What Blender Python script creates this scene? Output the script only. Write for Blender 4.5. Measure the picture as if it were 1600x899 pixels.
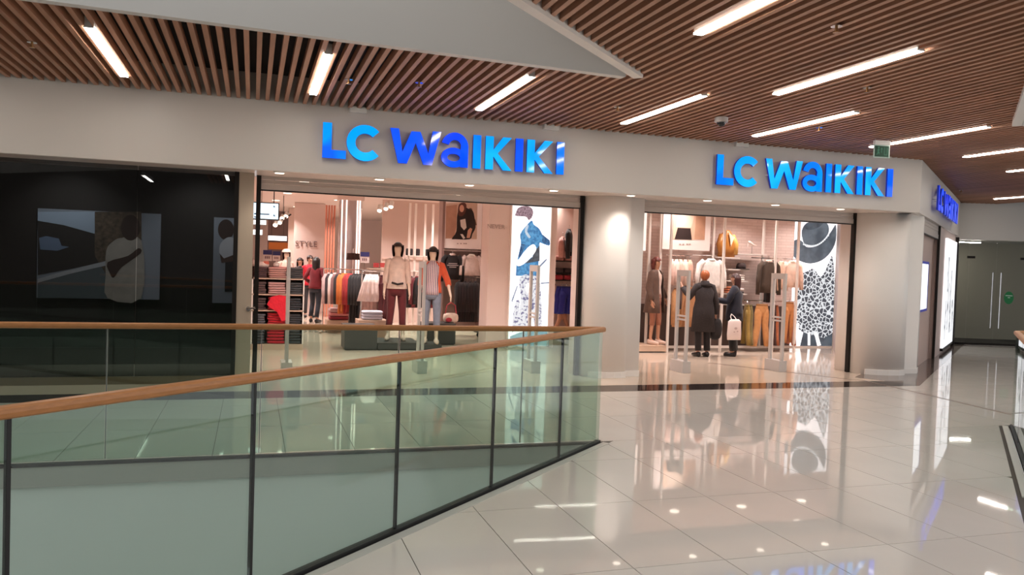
import bpy, bmesh, math, random
from mathutils import Vector, Matrix
from math import sin, cos, pi, radians, tan, atan2, hypot
random.seed(7)
for o in list(bpy.data.objects): bpy.data.objects.remove(o)
S = bpy.context.scene
col = S.collection

# ------------------------------------------------------------------ camera
F, YAW, PIT, ROL, CH = 1251.6, radians(18.0), radians(1.746), radians(-1.951), 1.72
FW = Vector((sin(YAW)*cos(PIT), cos(YAW)*cos(PIT), -sin(PIT)))
RT = Vector((cos(YAW), -sin(YAW), 0)); UP = RT.cross(FW)
R2 = cos(ROL)*RT - sin(ROL)*UP; U2 = sin(ROL)*RT + cos(ROL)*UP
cd = bpy.data.cameras.new('camera'); cam = bpy.data.objects.new('camera', cd); col.objects.link(cam)
cam.matrix_world = Matrix(((R2.x, U2.x, -FW.x, 0), (R2.y, U2.y, -FW.y, 0), (R2.z, U2.z, -FW.z, CH), (0, 0, 0, 1)))
cd.sensor_width = 36; cd.lens = F*36/1600; cd.clip_start = .05; cd.clip_end = 200
S.camera = cam
def ray(x, y): return FW + R2*((x-800)/F) - U2*((y-449.5)/F)
def at(x, y, Y):                       # pixel -> point on the vertical plane Y (depth taken from what stands there)
    d = ray(x, y); return Vector((0, 0, CH)) + d*(Y/d.y)
def atz(x, y, z=0.):                   # pixel -> point on a horizontal plane
    d = ray(x, y); return Vector((0, 0, CH)) + d*((z-CH)/d.z)

# ------------------------------------------------------------------ world, exposure
W = bpy.data.worlds.new('world'); S.world = W; W.use_nodes = True
W.node_tree.nodes['Background'].inputs[0].default_value = (.95, .97, 1, 1)
W.node_tree.nodes['Background'].inputs[1].default_value = 1.25
S.view_settings.view_transform = 'Standard'; S.view_settings.look = 'None'
S.view_settings.exposure = 0.0; S.view_settings.gamma = 1; S.view_settings.use_curve_mapping = False
LIN = 33.0       # radiance of the linear luminaires
STORE = 42.0     # watts of one store ceiling lamp

# ------------------------------------------------------------------ materials
def lin(c):
    r = []
    for u in c[:3]:
        u = u/255.
        r.append(u/12.92 if u <= .04045 else ((u+.055)/1.055)**2.4)
    return (*r, 1)
MATS = {}
def mat(name, c=(200, 200, 200), rough=.5, metal=0., emit=0., ecol=None, bump=0., bscale=40., var=0., vscale=8., spec=None, objvar=0., coat=0., sheen=0., stretch=None):
    if name in MATS: return MATS[name]
    m = bpy.data.materials.new(name); m.use_nodes = True; nt = m.node_tree; N = nt.nodes; Lk = nt.links
    b = N['Principled BSDF']; b.inputs['Base Color'].default_value = lin(c)
    b.inputs['Roughness'].default_value = rough; b.inputs['Metallic'].default_value = metal
    if spec is not None: b.inputs['IOR'].default_value = spec
    if coat: b.inputs['Coat Weight'].default_value = coat; b.inputs['Coat Roughness'].default_value = .04
    if sheen: b.inputs['Sheen Weight'].default_value = sheen
    if emit:
        b.inputs['Emission Color'].default_value = lin(ecol or c); b.inputs['Emission Strength'].default_value = emit
    if bump or var or objvar:
        tc = N.new('ShaderNodeTexCoord'); mp = N.new('ShaderNodeMapping'); Lk.new(tc.outputs['Object'], mp.inputs[0])
        if stretch: mp.inputs['Scale'].default_value = stretch
    if var or objvar:
        nz = N.new('ShaderNodeTexNoise'); nz.inputs['Scale'].default_value = vscale; nz.inputs['Detail'].default_value = 4
        Lk.new(mp.outputs[0], nz.inputs['Vector'])
        ma = N.new('ShaderNodeMapRange'); ma.inputs[1].default_value = .25; ma.inputs[2].default_value = .75
        ma.inputs[3].default_value = 1-var; ma.inputs[4].default_value = 1+var
        Lk.new(nz.outputs[0], ma.inputs[0]); out = ma.outputs[0]
        if objvar:
            oi = N.new('ShaderNodeObjectInfo'); m2 = N.new('ShaderNodeMapRange'); m2.inputs[3].default_value = 1-objvar; m2.inputs[4].default_value = 1+objvar
            Lk.new(oi.outputs['Random'], m2.inputs[0]); mu = N.new('ShaderNodeMath'); mu.operation = 'MULTIPLY'
            Lk.new(out, mu.inputs[0]); Lk.new(m2.outputs[0], mu.inputs[1]); out = mu.outputs[0]
        hs = N.new('ShaderNodeHueSaturation'); hs.inputs['Color'].default_value = lin(c); Lk.new(out, hs.inputs['Value'])
        Lk.new(hs.outputs[0], b.inputs['Base Color'])
    if bump:
        n2 = N.new('ShaderNodeTexNoise'); n2.inputs['Scale'].default_value = bscale; n2.inputs['Detail'].default_value = 3
        Lk.new(mp.outputs[0], n2.inputs['Vector'])
        bp = N.new('ShaderNodeBump'); bp.inputs['Strength'].default_value = bump; bp.inputs['Distance'].default_value = .02
        Lk.new(n2.outputs[0], bp.inputs['Height']); Lk.new(bp.outputs[0], b.inputs['Normal'])
    MATS[name] = m; return m
def glass(name, tint, gloss=1.0):      # thin sheet: tinted see-through plus mirror by fresnel
    m = bpy.data.materials.new(name); m.use_nodes = True; nt = m.node_tree; N = nt.nodes; Lk = nt.links
    N.remove(N['Principled BSDF']); tr = N.new('ShaderNodeBsdfTransparent'); tr.inputs[0].default_value = (*tint, 1)
    gl = N.new('ShaderNodeBsdfGlossy'); gl.inputs['Roughness'].default_value = .0; gl.inputs[0].default_value = (gloss, gloss, gloss, 1)
    fr = N.new('ShaderNodeFresnel'); ge = N.new('ShaderNodeNewGeometry'); mr = N.new('ShaderNodeMapRange')
    mr.inputs[3].default_value = 1.45; mr.inputs[4].default_value = 1/1.45; Lk.new(ge.outputs['Backfacing'], mr.inputs[0]); Lk.new(mr.outputs[0], fr.inputs[0]); mx = N.new('ShaderNodeMixShader')
    Lk.new(fr.outputs[0], mx.inputs[0]); Lk.new(tr.outputs[0], mx.inputs[1]); Lk.new(gl.outputs[0], mx.inputs[2])
    Lk.new(mx.outputs[0], N['Material Output'].inputs[0]); MATS[name] = m; return m
def emis(name, c, s=1., var=None):
    return mat(name, c, .35, emit=s, ecol=c)
def fab(c, rough=.85, bump=.25):       # cloth
    k = 'fabric_%d_%d_%d' % tuple(int(v) for v in c[:3])
    return mat(k, c, rough, bump=bump, bscale=30, var=.12, vscale=14, sheen=.15)

PAINT = mat('paint_warm_grey', (203, 196, 190), .45, bump=.03, bscale=60)
PAINTW = mat('paint_white', (214, 210, 204), .5)
SOFF = mat('soffit_gloss', (232, 218, 210), .22)
COLM = mat('column_paint', (242, 236, 231), .4)
PLEN = mat('plenum_dark', (30, 25, 23), .9)
WOOD = mat('slat_wood', (166, 120, 94), .5, var=.12, vscale=5, objvar=.12, stretch=(8, .6, 8))
OAK = mat('oak_rail', (176, 118, 66), .38, var=.16, vscale=6, stretch=(3, 3, 14), bump=.05)
GROUT = mat('grout', (70, 62, 56), .8)
def tilemat():
    m = mat('polished_tile', (212, 205, 197), .03, bump=.012, bscale=1.6, var=.035, vscale=1.3, objvar=.012, spec=1.75)
    return m
TILE = tilemat()
STFL = mat('store_floor', (205, 186, 168), .07, bump=.012, bscale=1.5, var=.04, vscale=1.2)
GRAN = mat('dark_granite', (52, 44, 42), .06, var=.1, vscale=30)
GRAN2 = mat('brown_granite', (112, 98, 92), .08, var=.1, vscale=30)
STEEL = mat('steel_brushed', (196, 194, 188), .42, .35, bump=.03, bscale=8, stretch=(1, 1, 30))
CHROME = mat('chrome', (215, 215, 215), .12, 1.)
BLACK = mat('black_rubber', (14, 14, 14), .5)
DKMET = mat('dark_metal', (40, 36, 34), .35, .6)
GRYMET = mat('grey_shutter', (206, 194, 186), .35, .2)
SEAL = mat('joint_seal', (120, 128, 122), .4)
WHITEP = mat('white_plastic', (225, 222, 218), .35)
GREYP = mat('grey_plastic', (196, 188, 184), .4)
LAMP = mat('lamp_diffuser', (255, 250, 240), .4, emit=LIN, ecol=(255, 247, 236))
SPOTE = mat('spot_lens', (255, 244, 230), .4, emit=3.5, ecol=(255, 240, 222))
GLN = glass('rail_glass', (.80, .885, .84)); GLF = glass('rail_glass_far', (.76, .87, .82))
GLD = glass('smoked_glass', (.60, .61, .61)); GLE = glass('door_glass', (.82, .84, .82))
PINKW = mat('store_wall_paint', (220, 198, 190), .5)
PINK2 = mat('store_wall_rose', (214, 186, 174), .5)
STCEIL = mat('store_ceiling', (226, 208, 200), .6)
POSTM = mat('white_post', (236, 226, 218), .35)

# ------------------------------------------------------------------ mesh builder
ORG = {}
def org(o): return ORG.get(o.name, Vector((0, 0, 0)))
def props(o, label=None, cat=None, group=None, kind=None):
    if label: o['label'] = label
    if cat: o['category'] = cat
    if group: o['group'] = group
    if kind: o['kind'] = kind
    return o
class MB:
    def __init__(s): s.v = []; s.f = []; s.m = []; s.mi = 0
    def add(s, vs, fs):
        k = len(s.v); s.v += [Vector(p) for p in vs]; s.f += [tuple(i+k for i in f) for f in fs]; s.m += [s.mi]*len(fs); return s
    def box(s, x0, x1, y0, y1, z0, z1):
        x0, x1 = min(x0, x1), max(x0, x1); y0, y1 = min(y0, y1), max(y0, y1); z0, z1 = min(z0, z1), max(z0, z1)
        return s.add([(x0, y0, z0), (x1, y0, z0), (x1, y1, z0), (x0, y1, z0), (x0, y0, z1), (x1, y0, z1), (x1, y1, z1), (x0, y1, z1)],
                     [(3, 2, 1, 0), (4, 5, 6, 7), (0, 1, 5, 4), (1, 2, 6, 5), (2, 3, 7, 6), (3, 0, 4, 7)])
    def prism(s, poly, z0, z1):         # plan polygon (x, y) counter-clockwise
        n = len(poly); vs = [(p[0], p[1], z0) for p in poly]+[(p[0], p[1], z1) for p in poly]
        return s.add(vs, [tuple(range(n-1, -1, -1)), tuple(range(n, 2*n))]+[(i, (i+1) % n, n+(i+1) % n, n+i) for i in range(n)])
    def slab(s, poly, y0, y1):          # front polygon (x, z), extruded in y
        n = len(poly); vs = [(p[0], y0, p[1]) for p in poly]+[(p[0], y1, p[1]) for p in poly]
        return s.add(vs, [tuple(range(n)), tuple(range(2*n-1, n-1, -1))]+[((i+1) % n, i, n+i, n+(i+1) % n) for i in range(n)])
    def wallseg(s, a, b, z0, z1, t):    # upright slab from plan point a to b, thickness t to the left
        a = Vector(a[:2]); b = Vector(b[:2]); d = (b-a).normalized(); n = Vector((-d.y, d.x))*t
        P = [a, b, b+n, a+n]
        if t < 0: P = P[::-1]
        return s.prism([(p.x, p.y) for p in P], z0, z1)
    def tube(s, pts, r, n=8, cap=True):
        pts = [Vector(p) for p in pts]; rr = r if isinstance(r, (list, tuple)) else [r]*len(pts); k = len(s.v); vs = []; fs = []
        ref = None
        for i, p in enumerate(pts):
            t = (pts[min(i+1, len(pts)-1)]-pts[max(i-1, 0)]).normalized()
            u = t.cross(Vector((0, 0, 1)) if abs(t.z) < .9 else Vector((1, 0, 0))) if ref is None else ref-t*ref.dot(t)
            u.normalize(); w = t.cross(u); ref = u
            q = rr[i]; qa, qb = (q if isinstance(q, (tuple, list)) else (q, q))
            vs += [p+u*cos(2*pi*j/n)*qa+w*sin(2*pi*j/n)*qb for j in range(n)]
        for i in range(len(pts)-1):
            fs += [(i*n+j, i*n+(j+1) % n, (i+1)*n+(j+1) % n, (i+1)*n+j) for j in range(n)]
        if cap: fs += [tuple(range(n-1, -1, -1)), tuple(range((len(pts)-1)*n, len(pts)*n))]
        return s.add(vs, fs)
    def rings(s, R, n=20, fold=0., k=7, ph=0., cap=True):   # horizontal elliptical rings (cx, cy, z, rx, ry)
        vs = []; fs = []
        for i, (cx, cy, z, rx, ry) in enumerate(R):
            a = fold*(i/(len(R)-1)) if fold else 0
            for j in range(n):
                th = 2*pi*j/n; g = 1+a*sin(k*th+ph+i*.25)
                vs.append((cx+rx*cos(th)*g, cy+ry*sin(th)*g, z))
        for i in range(len(R)-1):
            up = R[i+1][2] > R[i][2]
            for j in range(n):
                q = (i*n+j, i*n+(j+1) % n, (i+1)*n+(j+1) % n, (i+1)*n+j); fs.append(q if up else q[::-1])
        if cap:
            a = tuple(range(n)); b = tuple(range((len(R)-1)*n, len(R)*n)); up = R[-1][2] > R[0][2]
            fs += [a[::-1] if up else a, b if up else b[::-1]]
        return s.add(vs, fs)
    def ball(s, c, r, n=14, m=8, keep=None, e=1.):
        rx, ry, rz = r if isinstance(r, (tuple, list)) else (r, r, r); vs = []; fs = []
        sg = lambda v: math.copysign(abs(v)**e, v)
        for i in range(m+1):
            ph = pi*i/m-pi/2
            for j in range(n):
                th = 2*pi*j/n; vs.append((c[0]+rx*sg(cos(ph))*sg(cos(th)), c[1]+ry*sg(cos(ph))*sg(sin(th)), c[2]+rz*sg(sin(ph))))
        for i in range(m):
            for j in range(n):
                q = (i*n+j, i*n+(j+1) % n, (i+1)*n+(j+1) % n, (i+1)*n+j)
                if keep is None or keep((pi*(i+.5)/m-pi/2), 2*pi*(j+.5)/n): fs.append(q)
        return s.add(vs, fs)
    def disc(s, c, r, z0, z1, n=20): return s.prism([(c[0]+r*cos(2*pi*i/n), c[1]+r*sin(2*pi*i/n)) for i in range(n)], z0, z1)
    def mesh(s, name, mats, off=Vector((0, 0, 0)), smooth=False):
        me = bpy.data.meshes.new(name); me.from_pydata([tuple(p-off) for p in s.v], [], s.f)
        for m in (mats if isinstance(mats, (list, tuple)) else [mats]): me.materials.append(m)
        if len(set(s.m)) > 1: me.polygons.foreach_set('material_index', s.m)
        if smooth: me.polygons.foreach_set('use_smooth', [True]*len(me.polygons))
        me.update(); return me
    def build(s, name, mats, parent=None, local=False, smooth=False, label=None, cat=None, group=None, kind=None):
        if parent is not None:
            off = Vector((0, 0, 0)) if local else org(parent); o = bpy.data.objects.new(name, s.mesh(name, mats, off, smooth)); col.objects.link(o); o.parent = parent
            ORG[o.name] = off
        else:
            xs = [p.x for p in s.v]; ys = [p.y for p in s.v]; zs = [p.z for p in s.v]
            off = Vector(((min(xs)+max(xs))/2, (min(ys)+max(ys))/2, min(zs))); o = bpy.data.objects.new(name, s.mesh(name, mats, off, smooth)); col.objects.link(o); o.location = off
            ORG[o.name] = off
        return props(o, label, cat, group, kind)
def thing(name, label, cat, loc=(0, 0, 0), rz=0., group=None, kind=None):
    o = bpy.data.objects.new(name, None); col.objects.link(o); o.empty_display_size = .1; o.location = Vector(loc); o.rotation_euler.z = rz
    ORG[o.name] = Vector(loc); return props(o, label, cat, group, kind)
def copy_tree(o, loc, rz=None, label=None):
    c = o.copy(); col.objects.link(c); c.location = Vector(loc)
    if rz is not None: c.rotation_euler.z = rz
    if label: c['label'] = label
    for ch in o.children:
        d = ch.copy(); col.objects.link(d); d.parent = c
        for g in ch.children:
            e = g.copy(); col.objects.link(e); e.parent = d
    return c
def clip(poly, p, n):                   # keep the side (q-p).n >= 0
    out = []
    for i in range(len(poly)):
        a = poly[i]; b = poly[(i+1) % len(poly)]
        da = (a[0]-p[0])*n[0]+(a[1]-p[1])*n[1]; db = (b[0]-p[0])*n[0]+(b[1]-p[1])*n[1]
        if da >= 0: out.append(a)
        if da*db < 0: t = da/(da-db); out.append((a[0]+(b[0]-a[0])*t, a[1]+(b[1]-a[1])*t))
    return out
def area(p): return abs(sum(p[i][0]*p[(i+1) % len(p)][1]-p[(i+1) % len(p)][0]*p[i][1] for i in range(len(p))))/2 if len(p) > 2 else 0

# ------------------------------------------------------------------ plan of the place
YF = 10.745; ZC = 3.68; ZS = 2.80       # fascia plane, slat ceiling, soffit
P0 = Vector((3.283, 7.150)); NU = Vector((-.740, -.673))           # apex of the floor void and its near edge
NN = Vector((-NU.y, NU.x))                                         # points away from the void (to the viewer's side)
Q0 = Vector((8.491, 7.085)); QU = Vector((-.734, -.679))           # second void on the right
SA = radians(39); SD = Vector((cos(SA), sin(SA))); SN = Vector((-SD.y, SD.x)); SO = Vector((10.65, YF))
def side(t, off=0.): p = SO+SD*t+SN*off; return (p.x, p.y)
EP = Vector((17.65, 16.255)); EU = Vector((cos(radians(-20)), sin(radians(-20))))   # end wall
SK = Vector((10.08, 10.0))              # corner of the dark floor strip

# ------------------------------------------------------------------ floor
fl = MB(); fl.prism([(3.283, 7.15), (3.283-.74*14, 7.15-.673*14), (3.283-.74*14+14, 7.15-.673*14), (Q0.x+QU.x*9, Q0.y+QU.y*9), (Q0.x, Q0.y), (26, Q0.y), (26, 17), (-9, 17), (-9, 7.15)], -.15, -.006)
floor = fl.build('floor', GROUT, kind='structure', label='polished pale tile floor of the mall walkway')
X0, PX = 3.313, .6
YS = [-1.86+1.188*i for i in range(8)][:8]
YL = [-3.05, -1.865, -.677, .511, 1.699, 2.887, 4.075, 5.263, 6.451, 7.15, 8.34, 9.53, 10.0]
YL2 = [10.0, 10.72, 11.91, 13.1, 14.29, 15.48, 16.67]
cells = []
for j in range(len(YL)-1):
    for i in range(-20, 40): cells.append((X0+PX*i, X0+PX*(i+1), YL[j], YL[j+1]))
for j in range(len(YL2)-1):
    for i in range(11, 40): cells.append((X0+PX*i, X0+PX*(i+1), YL2[j], YL2[j+1]))
GAP = .0028; tiles = []
for (a, b, c, d) in cells:
    p = [(a+GAP, c+GAP), (b-GAP, c+GAP), (b-GAP, d-GAP), (a+GAP, d-GAP)]; full = True
    if d <= 7.151:
        q = clip(p, P0+NN*.10, NN); r = clip(q, Q0+Vector((-QU.y, QU.x))*-.10, Vector((QU.y, -QU.x))) if q else q
        full = area(r) > area(p)-1e-6; p = r
    if c >= 9.99:
        q = clip(p, SK, Vector((SD.y, -SD.x))); full = full and area(q) > area(p)-1e-6; p = q
        if p: q = clip(p, EP, Vector((EU.y, -EU.x))); full = full and area(q) > area(p)-1e-6; p = q
    if area(p) < .004: continue
    cx = sum(v[0] for v in p)/len(p); cy = sum(v[1] for v in p)/len(p); v = Vector((cx, cy, -CH)); dep = v.dot(FW)
    sx = 800+F*v.dot(R2)/dep if dep > .2 else -1e4; sy = 449.5-F*v.dot(U2)/dep if dep > .2 else -1e4
    vis = -120 < sx < 1720 and 400 < sy < 1050
    if not vis and hypot(cx, cy) > 12: continue
    tiles.append((0 if vis else 1, hypot(cx, cy), p, full, (a, b, c, d)))
tiles.sort(key=lambda t: t[:2]); cache = {}; rest = MB()
def tilebox(mb, p, off=(0, 0)):
    n = len(p); mb.add([(x-off[0], y-off[1], 0) for x, y in p]+[(x-off[0], y-off[1], -.01) for x, y in p], [tuple(range(n))]+[((i+1) % n, i, n+i, n+(i+1) % n) for i in range(n)])
for k, (vs, ds, p, full, cell) in enumerate(tiles):
    if k < 300:
        c = ((cell[0]+cell[1])/2, (cell[2]+cell[3])/2); key = round(cell[3]-cell[2], 3) if full else None
        if key is None or key not in cache:
            mb = MB(); tilebox(mb, p, c); me = mb.mesh('tile', TILE)
            if key is not None: cache[key] = me
        else: me = cache[key]
        o = bpy.data.objects.new('tile', me); col.objects.link(o); o.parent = floor; o.location = Vector((c[0], c[1], 0))-floor.location
    else: tilebox(rest, p)
o = rest.build('tile_field', TILE, floor); o['kind'] = 'stuff'
# dark granite strip: along the shop front, then along the side front
st = MB(); k2 = SK+Vector((0, 0)); W1 = .52
cin = (SK.x+W1*(1/tan((pi-SA)/2) if 0 else tan(SA/2))*-1, SK.y+W1)
st.prism([(-9, 10.003), (SK.x, SK.y+.003), (cin[0], cin[1]), (-9, 10.52)], -.02, .0005)
st.build('trim_1', GRAN, kind='structure', label='dark polished granite strip along the shop front floor')
st = MB(); e1 = SK+SD*9.4; st.prism([(SK.x, SK.y+.003), (e1.x, e1.y), (e1.x-SD.y*W1*2.0, e1.y+SD.x*W1*2.0), (cin[0]-.25, cin[1]+.42), cin], -.02, .0006)
st.build('trim_2', GRAN2, kind='structure', label='brown granite strip along the oblique side front floor')
# brass expansion joint crossing the floor at an angle
jp = [(8.211, 12.653), (8.52, 12.117), (8.879, 11.528), (9.472, 10.528), (9.44, 9.172), (9.202, 7.56)]
jp = [(8.05, 12.9), (9.50, 10.50), (9.41, 9.17), (9.19, 7.14)]
ej = MB()
for a, b in zip(jp, jp[1:]): ej.wallseg(a, b, -.01, .0016, .045)
ej.build('trim_3', mat('joint_profile', (126, 104, 92), .3, .5), kind='structure', label='narrow brown expansion joint profile crossing the floor')

# ------------------------------------------------------------------ void edges and lower level
vo = MB(); vo.box(-9, 3.2, 7.15, 7.35, -4.4, -.20); vo.box(-9, 3.2, 7.14, 7.35, -.20, -.1875)
vo.build('wall_void_far', mat('void_white', (238, 242, 240), .5), kind='structure', label='plain white slab face below the far balustrade')
vo = MB(); vo.box(-9, 3.26, 7.125, 7.16, -.185, -.02); vo.build('trim_4', STEEL, kind='structure', label='brushed steel edge band under the far balustrade')
vo = MB(); a = P0+NU*.1; b = P0+NU*14; vo.wallseg(a, b, -4.4, -.02, .12); vo.build('wall_void_near', PAINTW, kind='structure', label='white slab face below the near balustrade')
vo = MB(); vo.box(-9, 27, -8, 9, -4.5, -4.4); vo.build('floor_lower', mat('lower_floor', (225, 225, 222), .3), kind='structure', label='pale floor of the level below')
vo = MB(); a = Q0+QU*.1; b = Q0+QU*9; vo.wallseg(a, b, -4.4, -.02, -.12); vo.box(Q0.x, 26, Q0.y-.02, Q0.y+.1, -4.4, -.02)
vo.build('wall_void_right', PAINTW, kind='structure', label='white slab face of the right floor opening')

# ------------------------------------------------------------------ slat ceiling with two openings above
ce = MB()
UA, UB, UC = Vector((-9, 6.75)), Vector((3.56, 7.46)), Vector((-4.5, -.12))      # upper void: far-left, apex, near edge (towards the viewer)
UN = (UB-UC).normalized()
VA = Vector((8.96, 7.52)); VU = Vector((-.734, -.679))                          # second upper void on the right
ce.prism([(UB.x, UB.y+.06), (26, UB.y-.5), (26, 24), (-9, 24), (UA.x, UA.y+.06)], 4.02, 4.06)
pc = UC-UN*10
vc = VA+VU*14
ce.prism([(UB.x, UB.y), (pc.x, pc.y), (vc.x, vc.y), (VA.x, VA.y), (26, VA.y), (26, VA.y+.3), (UB.x, UB.y+.06)], 4.02, 4.06)
ceiling = ce.build('ceiling', PLEN, kind='structure', label='dark ceiling void above rows of wooden slats')
def slat_end(x):
    if x < SO.x: return YF-.005
    y = SO.y+(x-SO.x)*tan(SA); e = EP.y+(x-EP.x)*EU.y/EU.x
    return min(y, e)-.01
SP = 2.072/18; SWd = .046
def slat(x, y0, y1):
    mb = MB(); mb.box(-SWd/2, SWd/2, y0, y1, 0, .085); o = bpy.data.objects.new('slat', mb.mesh('slat', WOOD)); col.objects.link(o); o.parent = ceiling
    o.location = Vector((x, 0, ZC))-org(ceiling)
for i in range(-38, 154):
    x = .65+SP*(i+.5); ye = slat_end(x)
    if x < UB.x:
        yf = UA.y+(UB.y-UA.y)*(x-UA.x)/(UB.x-UA.x); slat(x, yf+.03, ye)
        yn = UB.y+(x-UB.x)*UN.y/UN.x
        if x > -1.2: slat(x, max(-2.5, VA.y+(x-VA.x)*VU.y/VU.x+.05), yn-.10)
    elif x > VA.x and 1:
        slat(x, VA.y+.03, ye)
    else: slat(x, max(-2.5, VA.y+(x-VA.x)*VU.y/VU.x+.05), ye)
# white bulkheads of the openings
bk = MB(); bk.wallseg(UA, UB, ZC-.03, 9, .10); bk.build('wall_void_upper', mat('bulkhead_white', (208, 204, 198), .55), kind='structure', label='plain pale bulkhead of the triangular ceiling opening')
bk = MB(); a = UB+Vector((.10, .02)); b = UC+(UC-UB)*.3; bk.wallseg(a, b, ZC-.035, 5.6, .10); bk.build('trim_5', mat('bulkhead_trim', (222, 214, 206), .5), kind='structure', label='pale edge trim along the near side of the ceiling opening')
bk = MB(); bk.wallseg(VA, VA+VU*9, ZC-.06, 5.2, -.1); bk.box(VA.x, 26, VA.y-.1, VA.y, ZC-.06, 5.2); bk.build('wall_void_upper_right', PAINTW, kind='structure', label='white bulkhead corner of the right ceiling opening')

# ------------------------------------------------------------------ shop front shell
fa = MB(); fa.box(-9, SO.x, YF, YF+.09, ZS, ZC+.45); fa.build('wall_front', PAINT, kind='structure', label='pale warm grey fascia wall above the shop front')
fa = MB(); fa.wallseg(side(0), side(8.35), ZS, ZC+.45, .09); fa.build('wall_side', PAINT, kind='structure', label='pale fascia of the oblique side front')
c0 = side(0, .9); so = MB(); so.prism([(-9, YF+.09), (SO.x-.05, YF+.09), (SO.x+.5, YF+.95), (SO.x+.5, 11.78), (-9, 11.78)], ZS, ZS+.06); so.build('trim_6', SOFF, kind='structure', label='glossy pale soffit under the fascia')
so = MB(); so.prism([side(.0, .09), side(8.3, .09), side(8.3, 1.0), side(.3, 1.0)], ZS, ZS+.06); so.build('trim_7', SOFF, kind='structure', label='pale soffit under the side fascia')
hd = MB(); hd.box(-9, 10.6, 11.70, 11.85, 2.80, 3.5); hd.build('wall_header', PINKW, kind='structure', label='header wall above the roller shutters')
# the rest of the mall around the viewer
w = MB(); w.box(-12, 30, -12.2, -12, -4.4, 9); w.build('wall_back', mat('mall_far_side', (96, 88, 82), .6), kind='structure', label='far side of the mall behind the viewer')
w = MB(); w.box(-12.2, -12, -12, 12, -4.4, 9); w.build('wall_left', mat('mall_far_side'), kind='structure', label='far left side of the mall out of view')
# columns
cl = MB(); cl.prism([(4.89, 11.62), (4.92, 11.44), (4.99, 11.33), (5.08, 11.26), (5.2, 11.215), (5.33, 11.20), (5.46, 11.215), (5.55, 11.25), (5.57, 11.37), (5.84, 11.37), (5.84, 11.9), (4.89, 11.9)], 0, ZS)
cA = cl.build('column', COLM, kind='structure', label='pale rounded column between the two shop openings', smooth=False)
pl = MB(); pl.prism([(4.97, 11.33), (5.07, 11.25), (5.2, 11.205), (5.33, 11.19), (5.46, 11.205), (5.56, 11.245), (5.58, 11.36), (5.85, 11.36), (5.85, 11.5), (4.97, 11.5)], 0, .09); pl.build('plinth', COLM, cA)
cl = MB(); cl.prism([(10.03, 11.62), (10.06, 11.42), (10.16, 11.27), (10.3, 11.16), (10.48, 11.09), (10.68, 11.07), (10.84, 11.11), (10.88, 11.28), (11.28, 11.28), (11.46, 11.44), (11.4, 11.9), (10.03, 11.9)], 0, ZS)
cB = cl.build('column', COLM, kind='structure', label='pale rounded corner column beside the oblique side front')
pl = MB(); pl.prism([(10.15, 11.26), (10.3, 11.15), (10.48, 11.08), (10.68, 11.06), (10.85, 11.10), (10.89, 11.27), (11.285, 11.27), (11.47, 11.435), (11.3, 11.6), (10.15, 11.6)], 0, .09); pl.build('plinth', COLM, cB)
for c in (cA, cB):
    for p in c.data.polygons: p.use_smooth = len(p.vertices) == 4 and p.area < .9

# roller shutters (curtain rolled nearly up): curtain slats, bottom bar, guides
def shutter(label, x0, x1):
    t = thing('roller_shutter', label, 'shutter', ((x0+x1)/2, 11.6, 0))
    for i, z in enumerate((2.70, 2.755)):
        m = MB(); m.box(x0, x1, 11.56, 11.585, z, z+.05); m.build('shutter_slat', GRYMET, t)
    m = MB(); m.box(x0, x1, 11.545, 11.60, 2.615, 2.695); bar = m.build('bottom_bar', GRYMET, t)
    m = MB(); m.box(x0, x1, 11.545, 11.60, 2.597, 2.612); m.build('rubber_seal', BLACK, bar)
    for x in (x0, x1-.06):
        m = MB(); m.box(x, x+.06, 11.52, 11.60, 0, 2.8); m.build('guide_rail', DKMET, t)
shutter('rolled-up grey shutter above the wide left shop opening', .03, 4.88)
shutter('rolled-up grey shutter above the right shop opening', 5.85, 10.06)
t = thing('roller_shutter', 'rolled-up shutter of the narrow side opening by the corner column', 'shutter', (*side(2, .05), 0))
for i, z in enumerate((2.62, 2.68, 2.74)):
    m = MB(); m.wallseg(side(1.12, .06), side(3.9, .06), z, z+.055, .03); m.build('shutter_slat', GRYMET, t)
m = MB(); m.wallseg(side(1.12, .05), side(3.9, .05), 2.53, 2.615, .05); bar = m.build('bottom_bar', GRYMET, t)
m = MB(); m.wallseg(side(1.12, .05), side(3.9, .05), 2.515, 2.5295, .05); m.build('rubber_seal', BLACK, bar)
m = MB(); m.wallseg(side(3.92, .02), side(4.0, .02), 0, 2.8, .05); m.build('guide_rail', DKMET, t)
sw = MB(); sw.wallseg(side(.9, .14), side(4.0, .14), 0, 2.8, .08); sw.build('wall_side_inner', PINK2, kind='structure', label='rose painted wall inside the narrow side opening')
sw = MB(); sw.wallseg(side(4.0, .05), side(8.35, .05), 0, 2.8, .10); sw.build('wall_side_outer', PINKW, kind='structure', label='pale wall piece carrying the bright side poster')

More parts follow.
